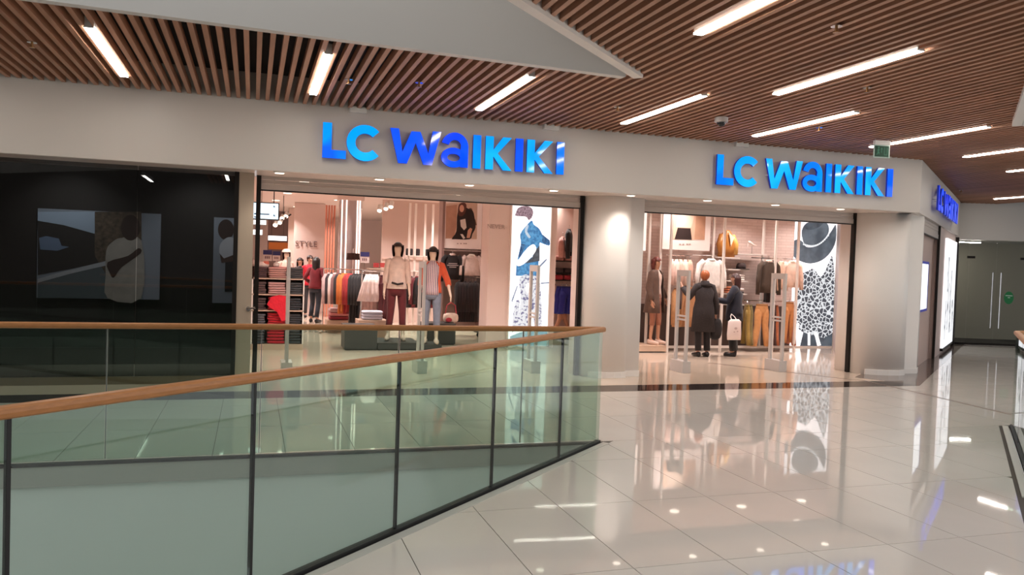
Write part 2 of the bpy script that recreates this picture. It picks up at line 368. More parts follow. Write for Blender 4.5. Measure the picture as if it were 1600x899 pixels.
# ------------------------------------------------------------------ sign letters
def arc(cx, cz, rx, rz, a0, a1, w, n=22):
    o = [(cx+rx*cos(radians(a0+(a1-a0)*i/n)), cz+rz*sin(radians(a0+(a1-a0)*i/n))) for i in range(n+1)]
    q = [(cx+(rx-w)*cos(radians(a1+(a0-a1)*i/n)), cz+(rz-w)*sin(radians(a1+(a0-a1)*i/n))) for i in range(n+1)]
    return o+q
def glyph(ch, w, h, s):
    if ch == 'L': return [[(0, 0), (w, 0), (w, s*.95), (s, s*.95), (s, h), (0, h)]]
    if ch == 'C': return [arc(w*.53, h/2, w*.53, h*.52, 42, 318, s)]
    if ch == 'W':
        a = s*1.02; m = w/2; d = w*.155
        return [[(0, h), (w*.17, 0), (w*.17+a, 0), (m, h*.62), (w*.83-a, 0), (w*.83, 0), (w, h), (w-a, h), (w*.755, h*.33), (m+a*.52, h*.95), (m-a*.52, h*.95), (w*.245, h*.33), (a, h)]]
    if ch == 'a':
        x1 = w
        return [[(x1-s*.95, 0), (x1, 0), (x1, h*.62), (x1-s*.95, h*.62)], arc(w*.5, h*.60, w*.5, h*.42, -2, 166, s*.88), arc(w*.46, h*.275, w*.46, h*.295, 0, 360, s*.74, 36)]
    if ch == 'I': return [[(0, 0), (w, 0), (w, h), (0, h)]]
    if ch == 'K':
        return [[(0, 0), (s, 0), (s, h), (0, h)], [(s, h*.40), (w-s*1.12, 0), (w, 0), (s*1.55, h*.50), (w*.98, h), (w*.98-s*1.12, h), (s, h*.60)]]
BLU = []
for i, (c1, c2) in enumerate((((0, 92, 255), (0, 150, 255)), ((0, 160, 255), (20, 184, 255)), ((10, 74, 255), (16, 84, 255)), ((14, 62, 250), (10, 80, 255)), ((0, 120, 255), (0, 146, 255)))):
    m = bpy.data.materials.new('sign_blue_%d' % i); m.use_nodes = True; N = m.node_tree.nodes; Lk = m.node_tree.links; b = N['Principled BSDF']
    b.inputs['Base Color'].default_value = lin((0, 40, 160)); b.inputs['Roughness'].default_value = .06
    tc = N.new('ShaderNodeTexCoord'); nz = N.new('ShaderNodeTexNoise'); nz.inputs['Scale'].default_value = 3.2; nz.inputs['Detail'].default_value = 0
    rp = N.new('ShaderNodeValToRGB'); rp.color_ramp.elements[0].position = .38; rp.color_ramp.elements[1].position = .62
    rp.color_ramp.elements[0].color = lin(c1); rp.color_ramp.elements[1].color = lin(c2)
    Lk.new(tc.outputs['Object'], nz.inputs[0]); Lk.new(nz.outputs[0], rp.inputs[0]); Lk.new(rp.outputs[0], b.inputs['Emission Color']); b.inputs['Emission Strength'].default_value = 1.15
    BLU.append(m)
BLS = mat('sign_return', (18, 50, 190), .4, emit=.10, ecol=(20, 60, 255))
LET = [('L', .824, 1.123), ('C', 1.128, 1.583), ('W', 1.693, 2.382), ('a', 2.39, 2.765), ('I', 2.834, 2.944), ('K', 3.010, 3.392), ('I', 3.445, 3.555), ('K', 3.613, 4.005), ('I', 4.058, 4.170)]
def sign(label, frame, x0, sc, mats, wallgap, sub):
    # frame(u, d, z): u along the wall, d out of the wall, z height
    b = frame(x0+1.7, 0, 3.0); t = thing('shop_sign', label, 'sign', b)
    for (ch, a, c), mi in zip(LET, mats):
        h = .455; m = MB()
        for poly in glyph(ch, c-a, h, .113):
            n = len(poly); U = [(x0+(a-LET[0][1]+p[0])*sc) for p in poly]; Zz = [3.0+p[1] for p in poly]
            fr = [frame(u, wallgap+.035, z) for u, z in zip(U, Zz)]; bk_ = [frame(u, wallgap, z) for u, z in zip(U, Zz)]
            m.mi = 0; m.add(fr, [tuple(range(n))]); m.mi = 1
            m.add(fr+bk_, [((i+1) % n, i, n+i, n+(i+1) % n) for i in range(n)]+[tuple(range(2*n-1, n-1, -1))])
        o = m.build('letter', [BLU[mi], BLS], t)
        f = MB(); uu = x0+((a+c)/2-LET[0][1])*sc
        for zz in (3.2,):
            uq = x0+(a-LET[0][1]+.06)*sc; p = frame(uq, 0, zz); q = frame(uq, wallgap+.01, zz); f.tube([p, q], .008, 6)
        f.build('standoff', WHITEP, o)
sign('blue illuminated letter sign above the left shop opening', lambda u, d, z: Vector((u, YF-d, z)), .826, 1., [0, 1, 2, 3, 4, 1, 2, 1, 4], .06, 0)
sign('blue illuminated letter sign near the building corner', lambda u, d, z: Vector((u, YF-d, z+.02)), 6.66, .99, [4, 1, 1, 4, 4, 1, 4, 1, 0], .06, 0)
def sfr(u, d, z): p = side(u, -d); return Vector((p[0], p[1], z-.02))
sign('blue illuminated letter sign on the oblique side fascia', sfr, 1.75, 1.35, [3, 2, 3, 2, 3, 2, 3, 2, 3], .08, 0)

# ------------------------------------------------------------------ lamps
def linear(label, x, y0, y1):
    t = thing('linear_light', label, 'ceiling light', (x, (y0+y1)/2, ZC-.02), group='linear lights in the slat ceiling')
    m = MB(); m.box(x-.034, x+.034, y0, y1, ZC-.0005, ZC+.09); m.build('housing', WHITEP, t)
    m = MB(); m.box(x-.041, x+.041, y0+.01, y1-.01, ZC-.014, ZC-.001); m.build('diffuser', LAMP, t)
    for y in (y0, y1): m = MB(); m.box(x-.041, x+.041, y-.006, y+.006, ZC-.014, ZC+.0); m.build('end_cap', WHITEP, t)
NM = ['leftmost linear ceiling light above the dark shop window', 'steep linear ceiling light above the left end of the fascia sign', 'linear ceiling light between the left sign and the pale ceiling opening',
      'linear ceiling light over the plain fascia between both signs', 'linear ceiling light just above the right sign', 'linear ceiling light crossing behind the green exit sign',
      'linear ceiling light right of the exit sign at the picture edge', 'short-looking linear ceiling light at the right edge above the side sign']
for n, x, y0, y1 in zip(NM, (-1.42, .65, 2.722, 4.77, 6.86, 8.93, 10.86, 12.93), (7.95,)*6+(8.1, 9.05), (10.02,)*6+(10.1, 11.08)): linear(n, x, y0, y1)
linear('linear ceiling light nearest the end wall with glass doors', 17.1, 13.0, 14.97)
linear('long linear ceiling light in the middle of the slat ceiling', 5.43, 5.55, 7.57)
linear('linear ceiling light cut off by the top picture edge', 3.475, 3.92, 5.94)
for n, x, y0 in (('linear ceiling light behind the viewer on the left', -.67, -.35), ('linear ceiling light overhead of the viewer', 1.4, 1.6), ('linear ceiling light far behind the viewer', -2.75, -2.3),
                 ('linear ceiling light beyond the left picture edge', -3.5, 7.95), ('second linear ceiling light beyond the left picture edge', -5.6, 7.95)): linear(n, x, y0, y0+2.05)
# soffit downlights
ON = ['first', 'second', 'third', 'fourth', 'fifth', 'sixth', 'seventh', 'eighth', 'ninth', 'tenth', 'eleventh', 'twelfth']
for i, x in enumerate((.31, 1.61, 2.87, 4.13, 5.37, 6.68, 7.92, 9.18)):
    t = thing('downlight', '%s round soffit downlight along the fascia edge, counted from the left' % ON[i], 'downlight', (x, YF+.17, ZS), group='soffit downlights')
    m = MB(); m.disc((x, YF+.17), .075, ZS-.012, ZS+.0); m.build('ring', WHITEP, t)
    m = MB(); m.disc((x, YF+.17), .058, ZS-.017, ZS-.0125); m.build('lens', SPOTE, t)
    ld = bpy.data.lights.new('downlight_lamp', 'SPOT'); ld.energy = 30; ld.color = (1, .88, .78); ld.spot_size = radians(120); ld.spot_blend = .7; ld.shadow_soft_size = .06
    lo = bpy.data.objects.new('downlight_lamp', ld); col.objects.link(lo); lo.parent = t; lo.location = (0, 0, -.03)

# ------------------------------------------------------------------ glass balustrades
RZ = 1.128
def railing(label, p, u, stops, gm, sealm, sealw, chz=.022):
    # p start (plan), u direction, stops along it: panel joints
    t = thing('glass_balustrade', label, 'railing', (p.x, p.y, 0)); n = Vector((-u.y, u.x))
    def bar(s0, s1, off, w, z0, z1):
        a = p+u*s0+n*(off-w/2); b = p+u*s1+n*(off-w/2); m = MB(); m.wallseg(a, b, z0, z1, w); return m
    for s0, s1 in zip(stops, stops[1:]):
        bar(s0+.009, s1-.009, 0, .018, .02, RZ-.045).build('glass_panel', gm, t)
    for s_ in stops[1:-1]: bar(s_-sealw/2, s_+sealw/2, 0, .02, .02, RZ-.045).build('joint_seal', sealm, t)
    bar(stops[0], stops[-1], 0, .05, -.02, chz).build('base_channel', BLACK, t)
    return t, bar
def handrail(t, p, u, s0, s1, miter0=0.):
    n = Vector((-u.y, u.x)); m = MB(); sec = []
    for k in range(12):
        a = 2*pi*k/12; sec.append((.034*math.copysign(abs(cos(a))**.7, cos(a)), RZ-.024+.026*math.copysign(abs(sin(a))**.7, sin(a))))
    vs = []
    for s_ in (s0, s1):
        for (o_, z) in sec:
            q = p+u*(s_+(miter0*o_ if s_ == s0 else 0))+n*o_; vs.append((q.x, q.y, z))
    m.add(vs, [(k, (k+1) % 12, 12+(k+1) % 12, 12+k) for k in range(12)]+[tuple(range(11, -1, -1)), tuple(range(12, 24))])
    m.build('handrail', OAK, t, smooth=False)
G0 = P0+Vector((-.03, -.03))
t, bar = railing('near glass balustrade with oak handrail running diagonally towards the viewer', G0, NU, [0.0, .87, 2.02, 3.19, 4.365, 5.545, 6.72, 7.9, 9.1], GLN, BLACK, .016)
bar(0, 9.1, -.0, .0, 0, 0); bar(-.02, 9.1, .075, .07, -.01, .004).build('floor_trim', STEEL, t)
handrail(t, G0, NU, -.02, 9.1, .35)
FX = Vector((-1, 0)); G1 = Vector((3.24, 7.142))
t, bar = railing('far glass balustrade with oak handrail running parallel to the shop front', G1, FX, [0, .79, 1.97, 3.15, 4.34, 5.52, 6.7, 7.9, 9.1], GLF, SEAL, .008, .004)
handrail(t, G1, FX, 0, 9.1, 0)
G2 = Q0+Vector((.03, -.02))
t, bar = railing('glass balustrade end at the right picture edge', G2, QU, [0, 1.18, 2.36, 3.54], GLF, BLACK, .012); handrail(t, G2, QU, -.02, 3.54)
bar(0, 3.54, -.07, .06, -.01, .004).build('floor_trim', STEEL, t)
G3 = G2+Vector((.03, .02)); t, bar = railing('glass balustrade at the right edge running parallel to the shop front', G3, Vector((1, 0)), [0, 1.18, 2.36, 3.54, 4.7], GLF, SEAL, .008); handrail(t, G3, Vector((1, 0)), 0, 4.7)

# ------------------------------------------------------------------ store shell
sf = MB(); sf.prism([(-9, 10.525), (SK.x-.2, 10.525), (11.0, 11.3), side(3.6, 1.0), (15, 18), (15, 36), (-9, 36)], -.3, -.0002); sf.build('floor_store', STFL, kind='structure', label='warm beige polished floor inside the clothes shop')
sc_ = MB(); sc_.prism([(-.06, 11.86), (11.3, 11.86), (14.6, 14.6), (15, 36), (-.06, 36)], 3.30, 3.36); sc_.build('ceiling_store', STCEIL, kind='structure', label='rosy white ceiling inside the clothes shop')
w = MB(); w.box(-.14, -.06, 11.63, 34, 0, 3.3); w.build('wall_store_left', PINKW, kind='structure', label='left inner wall of the shop')
w = MB(); w.box(-.14, 15, 34, 34.1, 0, 3.3); w.build('wall_store_back', PINKW, kind='structure', label='back wall of the shop')
w = MB(); w.box(3.3, 7.2, 21.6, 21.7, 0, 3.3); w.build('wall_partition', mat('partition_grey_rose', (206, 182, 172), .5), kind='structure', label='plain rose grey partition wall deep in the shop')
w = MB(); w.box(3.3, 7.2, 21.55, 21.6, 1.72, 1.76); w.build('trim_8', PINK2, kind='structure', label='ledge along the rose grey partition')
# brick-tiled display wall of the right bay
def brickmat():
    m = mat('white_brick_wall', (222, 200, 192), .45); N = m.node_tree.nodes; Lk = m.node_tree.links
    tc = N.new('ShaderNodeTexCoord'); mp = N.new('ShaderNodeMapping'); mp.inputs['Rotation'].default_value = (radians(90), 0, 0); br = N.new('ShaderNodeTexBrick')
    br.inputs['Color1'].default_value = lin((226, 205, 197)); br.inputs['Color2'].default_value = lin((218, 196, 188)); br.inputs['Mortar'].default_value = lin((210, 187, 178))
    br.inputs['Scale'].default_value = 1; br.inputs['Brick Width'].default_value = .26; br.inputs['Row Height'].default_value = .065; br.inputs['Mortar Size'].default_value = .008
    Lk.new(tc.outputs['Object'], mp.inputs[0]); Lk.new(mp.outputs[0], br.inputs[0]); Lk.new(br.outputs[0], N['Principled BSDF'].inputs['Base Color'])
    bp = N.new('ShaderNodeBump'); bp.inputs['Strength'].default_value = .3; Lk.new(br.outputs['Fac'], bp.inputs['Height']); bp.invert = True; Lk.new(bp.outputs[0], N['Principled BSDF'].inputs['Normal'])
    return m
YB = 15.35
w = MB(); w.box(7.35, 11.68, YB, YB+.12, 0, 3.3); w.build('wall_brick', brickmat(), kind='structure', label='white brick-patterned display wall of the right bay')
w = MB(); w.box(7.4, 11.66, YB-.02, YB-.001, .0, .95); w.build('baseboard_bay', mat('bay_dark_base', (92, 74, 68), .5), kind='structure', label='dark lower panel of the right bay wall')
w = MB(); w.box(11.6, 13.05, 15.58, 15.7, 0, 3.3); w.build('wall_bay_end', PINKW, kind='structure', label='pale wall behind the bright hat poster')
w = MB(); w.wallseg((13.06, 15.6), (10.36, 11.95), 0, 3.3, .10); w.build('wall_bay_right', PINKW, kind='structure', label='plain pale side wall right of the hat poster')
w = MB(); w.box(4.50, 5.95, 15.45, 16.0, 0, 3.3); w.build('wall_pillar', PINKW, kind='structure', label='pale wall block carrying the bright denim poster')
w = MB(); w.box(4.84, 4.90, 11.64, 11.86, 0, 3.3); w.build('wall_pier_return', PINKW, kind='structure', label='pale return wall behind the middle column')
w = MB(); w.box(7.28, 7.36, 15.2, 22, 0, 3.3); w.build('wall_bay_left', PINK2, kind='structure', label='return wall left of the brick display wall')

# ------------------------------------------------------------------ store ceiling lamps
LP = [(.9, 13.2), (2.6, 13.2), (3.9, 13.0), (1.0, 17.5), (2.9, 17.0), (4.6, 18.6), (.8, 21), (2.2, 22.5), (1.3, 26.5), (3.2, 26), (2.2, 30.5), (.3, 30.5), (4.8, 24.5), (6.2, 13.5), (7.6, 13.3), (9.1, 13.3), (10.6, 13.4), (8.4, 14.5), (10.0, 14.5), (11.6, 14.6), (6.6, 17.5), (3.0, 20.2), (5.0, 20.4), (.6, 24.0)]
for i, (x, y) in enumerate(LP):
    t = thing('ceiling_spot', 'round recessed ceiling lamp in the shop, number %s from the entrance' % (ON[i] if i < 12 else ['thirteenth', 'fourteenth', 'fifteenth', 'sixteenth', 'seventeenth', 'eighteenth', 'nineteenth', 'twentieth', 'twenty-first', 'twenty-second', 'twenty-third', 'twenty-fourth'][i-12]), 'ceiling light', (x, y, 3.3), group='shop ceiling lamps')
    m = MB(); m.disc((x, y), .13, 3.285, 3.30); m.build('ring', WHITEP, t)
    m = MB(); m.disc((x, y), .10, 3.279, 3.2845); m.build('lens', SPOTE, t)
    ld = bpy.data.lights.new('shop_lamp', 'AREA'); ld.shape = 'DISK'; ld.size = .22; ld.spread = radians(115); ld.energy = STORE*(.44 if x > 6 else 1.1); ld.color = (1, .90, .86)
    lo = bpy.data.objects.new('shop_lamp', ld); col.objects.link(lo); lo.parent = t; lo.location = (0, 0, -.03)

# ------------------------------------------------------------------ dark shop window on the left
YG = 11.25
t = thing('window_1', 'large dark tinted shop window left of the clothes shop', 'window', (-3, YG, 0), kind='structure')
for a, b in ((-9, -6.2), (-6.19, -3.45), (-3.44, -1.42), (-1.41, -.245)):
    m = MB(); m.box(a, b, YG, YG+.02, .10, ZS); m.build('pane', GLD, t)
m = MB(); m.box(-9, -.24, YG-.03, YG+.06, .0, .10); m.build('sill', mat('sill_bronze', (120, 106, 88), .3, .4), t)
m = MB(); m.box(-.245, -.19, YG-.04, YG+.06, 0, ZS); m.build('edge_post', DKMET, t)
m = MB(); m.box(-.19, .0, YG-.02, 11.62, 0, ZS); po = m.build('frame_post', mat('post_beige', (184, 168, 150), .35, .2), kind='structure', label='beige metal post between dark window and shop opening')
m = MB(); m.tube([at(388, 483, YG-.05), at(388, 483, YG-.02)], .03, 12); m.tube([at(386, 483, YG-.06), at(399, 481, YG-.06)], .012, 8); m.build('lock', CHROME, po)
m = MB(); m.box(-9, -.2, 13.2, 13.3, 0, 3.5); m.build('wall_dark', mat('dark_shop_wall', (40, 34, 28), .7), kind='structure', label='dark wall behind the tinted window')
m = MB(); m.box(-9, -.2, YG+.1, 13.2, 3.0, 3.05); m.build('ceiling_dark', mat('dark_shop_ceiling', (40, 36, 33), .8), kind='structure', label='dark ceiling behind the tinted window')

for lb, x in (('small added fill lamp over the wide dim poster', -2.55), ('small added fill lamp over the narrow dim poster', -.75)):  # added lamps, put in only to brighten the posters behind the tinted window
    t = thing('poster_fill_light', lb, 'lamp', (x, 12.2, 2.96)); m = MB(); m.disc((x, 12.2), .07, 2.96, 3.0); m.build('housing', DKMET, t)
    m = MB(); m.disc((x, 12.2), .05, 2.955, 2.96); m.build('lens', SPOTE, t)
    ld = bpy.data.lights.new('poster_fill_lamp', 'SPOT'); ld.energy = 50; ld.color = (.97, .98, 1); ld.spot_size = radians(100); ld.spot_blend = .8; ld.shadow_soft_size = .05
    lo = bpy.data.objects.new('poster_fill_lamp', ld); col.objects.link(lo); lo.parent = t; lo.location = (0, 0, -.02); lo.rotation_euler = (radians(38), 0, 0)
def flat(name, pts, Y, m, parent, label=None):          # flat print traced on the panel it is printed on
    if 5 < len(pts) < 40 and m.name not in ('print_sky', 'print_hill', 'print_foliage', 'print_wall', 'print_ledge', 'print_water', 'print_house'):                  # soften the traced outline
        q = []; L_ = len(pts)
        for i in range(L_):
            a, b, c, d = (Vector(pts[(i+k) % L_]) for k in (-1, 0, 1, 2))
            for u in (0, .33, .67): q.append(tuple(.5*((2*b)+(c-a)*u+(2*a-5*b+4*c-d)*u*u+(3*b-a-3*c+d)*u**3)))
        pts = q
    mb = MB(); P = [at(x, y, Y) for x, y in pts]; n = len(P); mb.add(P, [tuple(range(n))]); o = mb.build(name, m, parent)
    nrm = o.data.polygons[0].normal
    if nrm.y > 0: o.data.flip_normals()
    if label: o['label'] = label
    return o
def panel(mb, x0, y0, x1, y1, Y, d):                    # upright board from pixel box at depth Y
    a = at(x0, (y0+y1)/2, Y); b = at(x1, (y0+y1)/2, Y); c = at((x0+x1)/2, y0, Y); e = at((x0+x1)/2, y1, Y)
    mb.box(a.x, b.x, Y, Y+d, e.z, c.z); return (a.x, b.x, e.z, c.z)
def ell(cx, cy, rx, ry, n=18, rot=0):
    return [(cx+rx*cos(2*pi*i/n)*cos(rot)-ry*sin(2*pi*i/n)*sin(rot), cy+rx*cos(2*pi*i/n)*sin(rot)+ry*sin(2*pi*i/n)*cos(rot)) for i in range(n)]
# posters behind the tinted window
YP = 13.13
t = thing('window_display_poster', 'wide dim photo poster of a man on a rooftop behind the tinted window', 'poster', at(155, 470, YP))
m = MB(); panel(m, 58, 330, 250, 467, YP, .06); m.build('panel', mat('poster_grey', (150, 158, 170), .5), t)
D = YP-.004
flat('print', [(59, 331), (148, 331), (148, 372), (130, 368), (100, 362), (59, 346)], D, mat('print_sky', (176, 194, 214), .6), t)
flat('print', [(59, 345), (100, 352), (150, 366), (165, 369), (165, 410), (90, 424), (59, 430)], D-.002, mat('print_hill', (44, 40, 36), .7), t)
flat('print', [(148, 331), (221, 331), (221, 428), (165, 428), (148, 400)], D-.004, mat('print_foliage', (96, 82, 66), .8, var=.6, vscale=16), t)
flat('print', [(61, 372), (72, 369), (92, 373), (96, 384), (108, 386), (90, 392), (63, 390)], D-.006, mat('print_house', (120, 140, 170), .7), t)
flat('print', [(59, 436), (100, 424), (166, 408), (166, 415), (110, 428), (59, 442)], D-.006, mat('print_ledge', (190, 194, 200), .7), t)
flat('print', [(59, 442), (110, 428), (166, 415), (222, 420), (222, 466), (59, 466)], D-.003, mat('print_wall', (96, 108, 112), .7), t)
flat('print', [(166, 392), (176, 378), (190, 372), (221, 376), (221, 466), (168, 466), (165, 430)], D-.008, mat('print_shirt', (176, 170, 160), .7, var=.15), t)
flat('print', ell(204, 356, 15, 20), D-.010, mat('print_skin_dark', (62, 44, 36), .7), t)
flat('print', [(172, 428), (168, 410), (200, 400), (216, 388), (220, 396), (190, 418), (178, 434)], D-.012, mat('print_skin_dark'), t)
t = thing('window_display_poster', 'narrow dim photo poster of a person in a white shirt behind the tinted window', 'poster', at(355, 470, YP))
m = MB(); panel(m, 333, 341, 392, 474, YP, .06); m.build('panel', mat('poster_grey'), t)
flat('print', ell(353, 359, 12.5, 16), D-.002, mat('print_skin_dark'), t)
flat('print', [(343, 385), (352, 373), (362, 371), (372, 378), (372, 402), (358, 408), (345, 404)], D-.004, mat('print_white', (205, 208, 214), .7), t)
flat('print', [(343, 396), (350, 404), (371, 396), (371, 408), (346, 411)], D-.006, mat('print_skin_brown', (84, 60, 50), .7), t)
flat('print', [(352, 408), (371, 404), (371, 456), (351, 456)], D-.005, mat('print_trousers', (36, 34, 36), .7), t)

# ------------------------------------------------------------------ end wall with glass doors
ew = MB(); a = EP-EU*1.2; b = EP+EU*8; ew.wallseg(a, b, 2.74, ZC+.4, .12); ew.build('wall_end', PAINTW, kind='structure', label='pale wall above the grey glass doors at the corridor end')
ew = MB(); n = Vector((-EU.y, EU.x)); ew.wallseg(EP-EU*1.5+n*2.2, EP+EU*8+n*2.2, 0, 3, .1); ew.build('wall_end_back', mat('lobby_grey', (196, 188, 174), .6), kind='structure', label='grey lobby wall behind the glass doors')
ew = MB(); ew.prism([tuple(EP-EU*1.4+n*.02), tuple(EP+EU*8+n*.02), tuple(EP+EU*8+n*2.3), tuple(EP-EU*1.4+n*2.3)], -.02, .001); ew.build('floor_mat', mat('dark_mat', (52, 48, 44), .9), kind='structure', label='dark entrance mat behind the glass doors')
ew = MB(); ew.prism([tuple(EP-EU*1.4+n*.14), tuple(EP+EU*8+n*.14), tuple(EP+EU*8+n*2.3), tuple(EP-EU*1.4+n*2.3)], 2.76, 2.8); ew.build('ceiling_lobby', PAINTW, kind='structure', label='pale lobby ceiling behind the glass doors')
t = thing('linear_light', 'horizontal linear lamp inside the lobby behind the glass doors', 'ceiling light', (*(EP+EU*.45+n*1.0), 2.70)); m = MB(); m.wallseg(EP+EU*.05+n*1.0, EP+EU*.95+n*1.0, 2.715, 2.76, .07); m.build('housing', WHITEP, t)
m = MB(); m.wallseg(EP+EU*.06+n*1.0, EP+EU*.94+n*1.0, 2.70, 2.7145, .07); m.build('diffuser', mat('lobby_lamp', (255, 250, 240), .4, emit=45, ecol=(255, 248, 238)), t)
def doorleaf(name, s0, s1, label, handle):
    t = thing(name, label, 'door', (*(EP+EU*((s0+s1)/2)), 0), kind='structure')
    m = MB(); m.wallseg(EP+EU*s0, EP+EU*s1, .03, 2.72, .015); m.build('glass_leaf', GLE, t)
    m = MB(); m.wallseg(EP+EU*s0-n*.01, EP+EU*s1-n*.01, .0, .05, .035); m.build('bottom_rail', DKMET, t)
    if handle is not None:
        q = EP+EU*handle-n*.06; m = MB(); m.tube([(q.x, q.y, .45), (q.x, q.y, 1.9)], .016, 8); h = m.build('pull_handle', CHROME, t)
        for z in (.7, 1.6): m = MB(); m.tube([(q.x, q.y, z), (q.x+n.x*.06, q.y+n.y*.06, z)], .011, 6); m.build('bracket', CHROME, h)
    return t
doorleaf('door_1', -.35, .12, 'narrow fixed glass light left of the glass doors', None)
d2 = doorleaf('door_2', .13, .82, 'left grey glass door leaf with long chrome handle', .72)
d3 = doorleaf('door_3', .83, 1.62, 'right grey glass door leaf with round green sticker', .93)
doorleaf('door_4', 1.63, 3.4, 'fixed glass panel right of the glass doors', None)
q = EP+EU*1.18-n*.012; m = MB(); N_ = 24
m.add([tuple(Vector((q.x, q.y, 1.255))+Vector((EU.x, EU.y, 0))*(.125*cos(2*pi*i/N_))+Vector((0, 0, .165*sin(2*pi*i/N_)*1.0))) for i in range(N_)], [tuple(range(N_))]); st_ = m.build('sticker', mat('sticker_green', (30, 110, 62), .5, emit=.12, ecol=(30, 120, 70)), d3, label='round green sticker')
for k, (w_, z) in enumerate(((.09, 1.30), (.03, 1.25))):
    m = MB(); qq = q-n*.004; m.add([tuple(Vector((qq.x, qq.y, z+dz))+Vector((EU.x, EU.y, 0))*dx) for dx, dz in ((-w_, 0), (w_, 0), (w_, .022), (-w_, .022))], [(0, 1, 2, 3)]); m.build('print_line', mat('print_pale', (200, 220, 205), .6), st_)
for s_ in (.16, 1.52):
    q = EP+EU*s_-n*.05; m = MB(); m.wallseg(q-EU*.09, q+EU*.09, 2.25, 2.31, .05); m.build('door_closer', DKMET, d2 if s_ < 1 else d3)
bc = MB(); q = side(8.0, -.02); bc.wallseg(side(8.2, -.03), side(8.36, -.03), 0, 2.76, .07); bc.build('frame_post', DKMET, kind='structure', label='black post at the corridor corner beside the bright side poster')

# ------------------------------------------------------------------ ceiling fittings
def exit_sign():
    p = atz(1377, 225, ZC-.0); y = 9.4; c = at(1377, 236, y); t = thing('exit_sign', 'green emergency exit sign hanging under the slat ceiling', 'sign', c)
    u = Vector((cos(radians(18)), sin(radians(18)), 0))*-1; u = Vector((.985, -.17, 0)); nv = Vector((-.17, -.985, 0))
    def slabq(hw, z0, z1, d0, d1, name, m_, par):
        mb = MB(); P = []
        for d in (d0, d1):
            for s_, z in ((-hw, z0), (hw, z0), (hw, z1), (-hw, z1)): P.append(c+u*s_+nv*d+Vector((0, 0, z)))
        mb.add(P, [(3, 2, 1, 0), (4, 5, 6, 7), (0, 1, 5, 4), (1, 2, 6, 5), (2, 3, 7, 6), (3, 0, 4, 7)]); return mb.build(name, m_, par)
    slabq(.125, -.10, .085, 0, .012, 'frame', mat('acrylic_edge', (170, 190, 182), .3), t)
    f = slabq(.108, -.085, .07, .0125, .016, 'face', mat('exit_green', (4, 58, 38), .7, emit=.05, ecol=(10, 90, 60)), t)
    slabq(.12, .085, .145, -.02, .03, 'housing', WHITEP, t)
    for s_ in (-.1, .1):
        mb = MB(); mb.tube([c+u*s_+Vector((0, 0, .14)), c+u*s_+Vector((0, 0, ZC+.05-c.z))], .004, 6); mb.build('wire', GREYP, t)
    pm = mat('exit_pictogram', (64, 128, 102), .7)
    def pic(polys, name):
        for poly in polys:
            mb = MB(); mb.add([c+u*a+nv*.0165+Vector((0, 0, b)) for a, b in poly], [tuple(range(len(poly)))]); mb.build(name, pm, f)
    pic([[(.035, -.06), (.085, -.06), (.085, .05), (.078, .05), (.078, -.053), (.042, -.053), (.042, .05), (.035, .05)]], 'door_mark')
    pic([[(-.02, .02), (-.005, .05), (.01, .02), (.0, .02), (.0, -.03), (-.01, -.03), (-.01, .02)]], 'arrow_mark')
    pic([[(-.085, -.06), (-.065, -.02), (-.07, .015), (-.055, .03), (-.035, .015), (-.05, -.01), (-.035, -.03), (-.045, -.06), (-.055, -.03), (-.07, -.06)]], 'runner_mark')
    pic([[(-.052+.012*cos(2*pi*i/10), .045+.012*sin(2*pi*i/10)) for i in range(10)]], 'runner_head_mark')
exit_sign()
# security camera and detectors
p = atz(1127, 190, ZC-.05); t = thing('dome_camera', 'small dome security camera on the slat ceiling', 'camera', (p.x, p.y, ZC-.1))
m = MB(); m.disc((p.x, p.y), .085, ZC-.06, ZC); m.build('housing', GREYP, t)
m = MB(); m.ball((p.x, p.y, ZC-.065), (.055, .055, .05)); m.build('dome', mat('dome_black', (20, 20, 22), .1), t, smooth=True)
p = at(1497, 334, 16.35); t = thing('bullet_camera', 'small dark security camera on the wall beside the side sign', 'camera', p)
m = MB(); m.tube([p+Vector((0, .12, 0)), p+Vector((0, -.02, -.01))], .05, 10); m.build('body', DKMET, t); m = MB(); m.box(p.x-.05, p.x+.05, p.y+.10, p.y+.2, p.z-.05, p.z+.08); m.build('mount', WHITEP, t)
for i, (x, y) in enumerate(((1307, 42), (1355, 138), (965, 168), (1280, 200), (655, 130), (545, 125), (50, 67), (1502, 298))):
    p = atz(x, y, ZC-.01); lb = ['above the middle of the long ceiling light', 'right of the long middle ceiling light', 'above the plain fascia between the signs', 'beside the light over the right sign', 'above the left sign middle', 'above the left end of the left sign', 'in the left ceiling corner', 'on the ceiling right of the side sign'][i]
    t = thing('sprinkler', 'small ceiling sprinkler head '+lb, 'sprinkler', (p.x, p.y, ZC-.06), group='sprinkler heads')
    m = MB(); m.disc((p.x, p.y), .045, ZC-.008, ZC, 14); m.build('plate', CHROME, t)
    m = MB(); m.tube([(p.x, p.y, ZC), (p.x, p.y, ZC-.05)], .012, 8); m.disc((p.x, p.y), .028, ZC-.056, ZC-.05, 10); m.build('head', mat('brass', (150, 110, 70), .3, .8), t)
for i, (x, y) in enumerate(((560, 163), (862, 194), (1160, 221))):
    p = at(x, y, YF-.05); m = MB(); m.box(p.x-.11, p.x+.11, YF-.06, YF, ZC-.055, ZC+.02)
    m.build('junction_box', WHITEP, label='small white box under the ceiling edge '+('above the left end of the left sign', 'above the right end of the left sign', 'above the start of the right sign')[i], cat='box', group='white boxes at the ceiling edge')

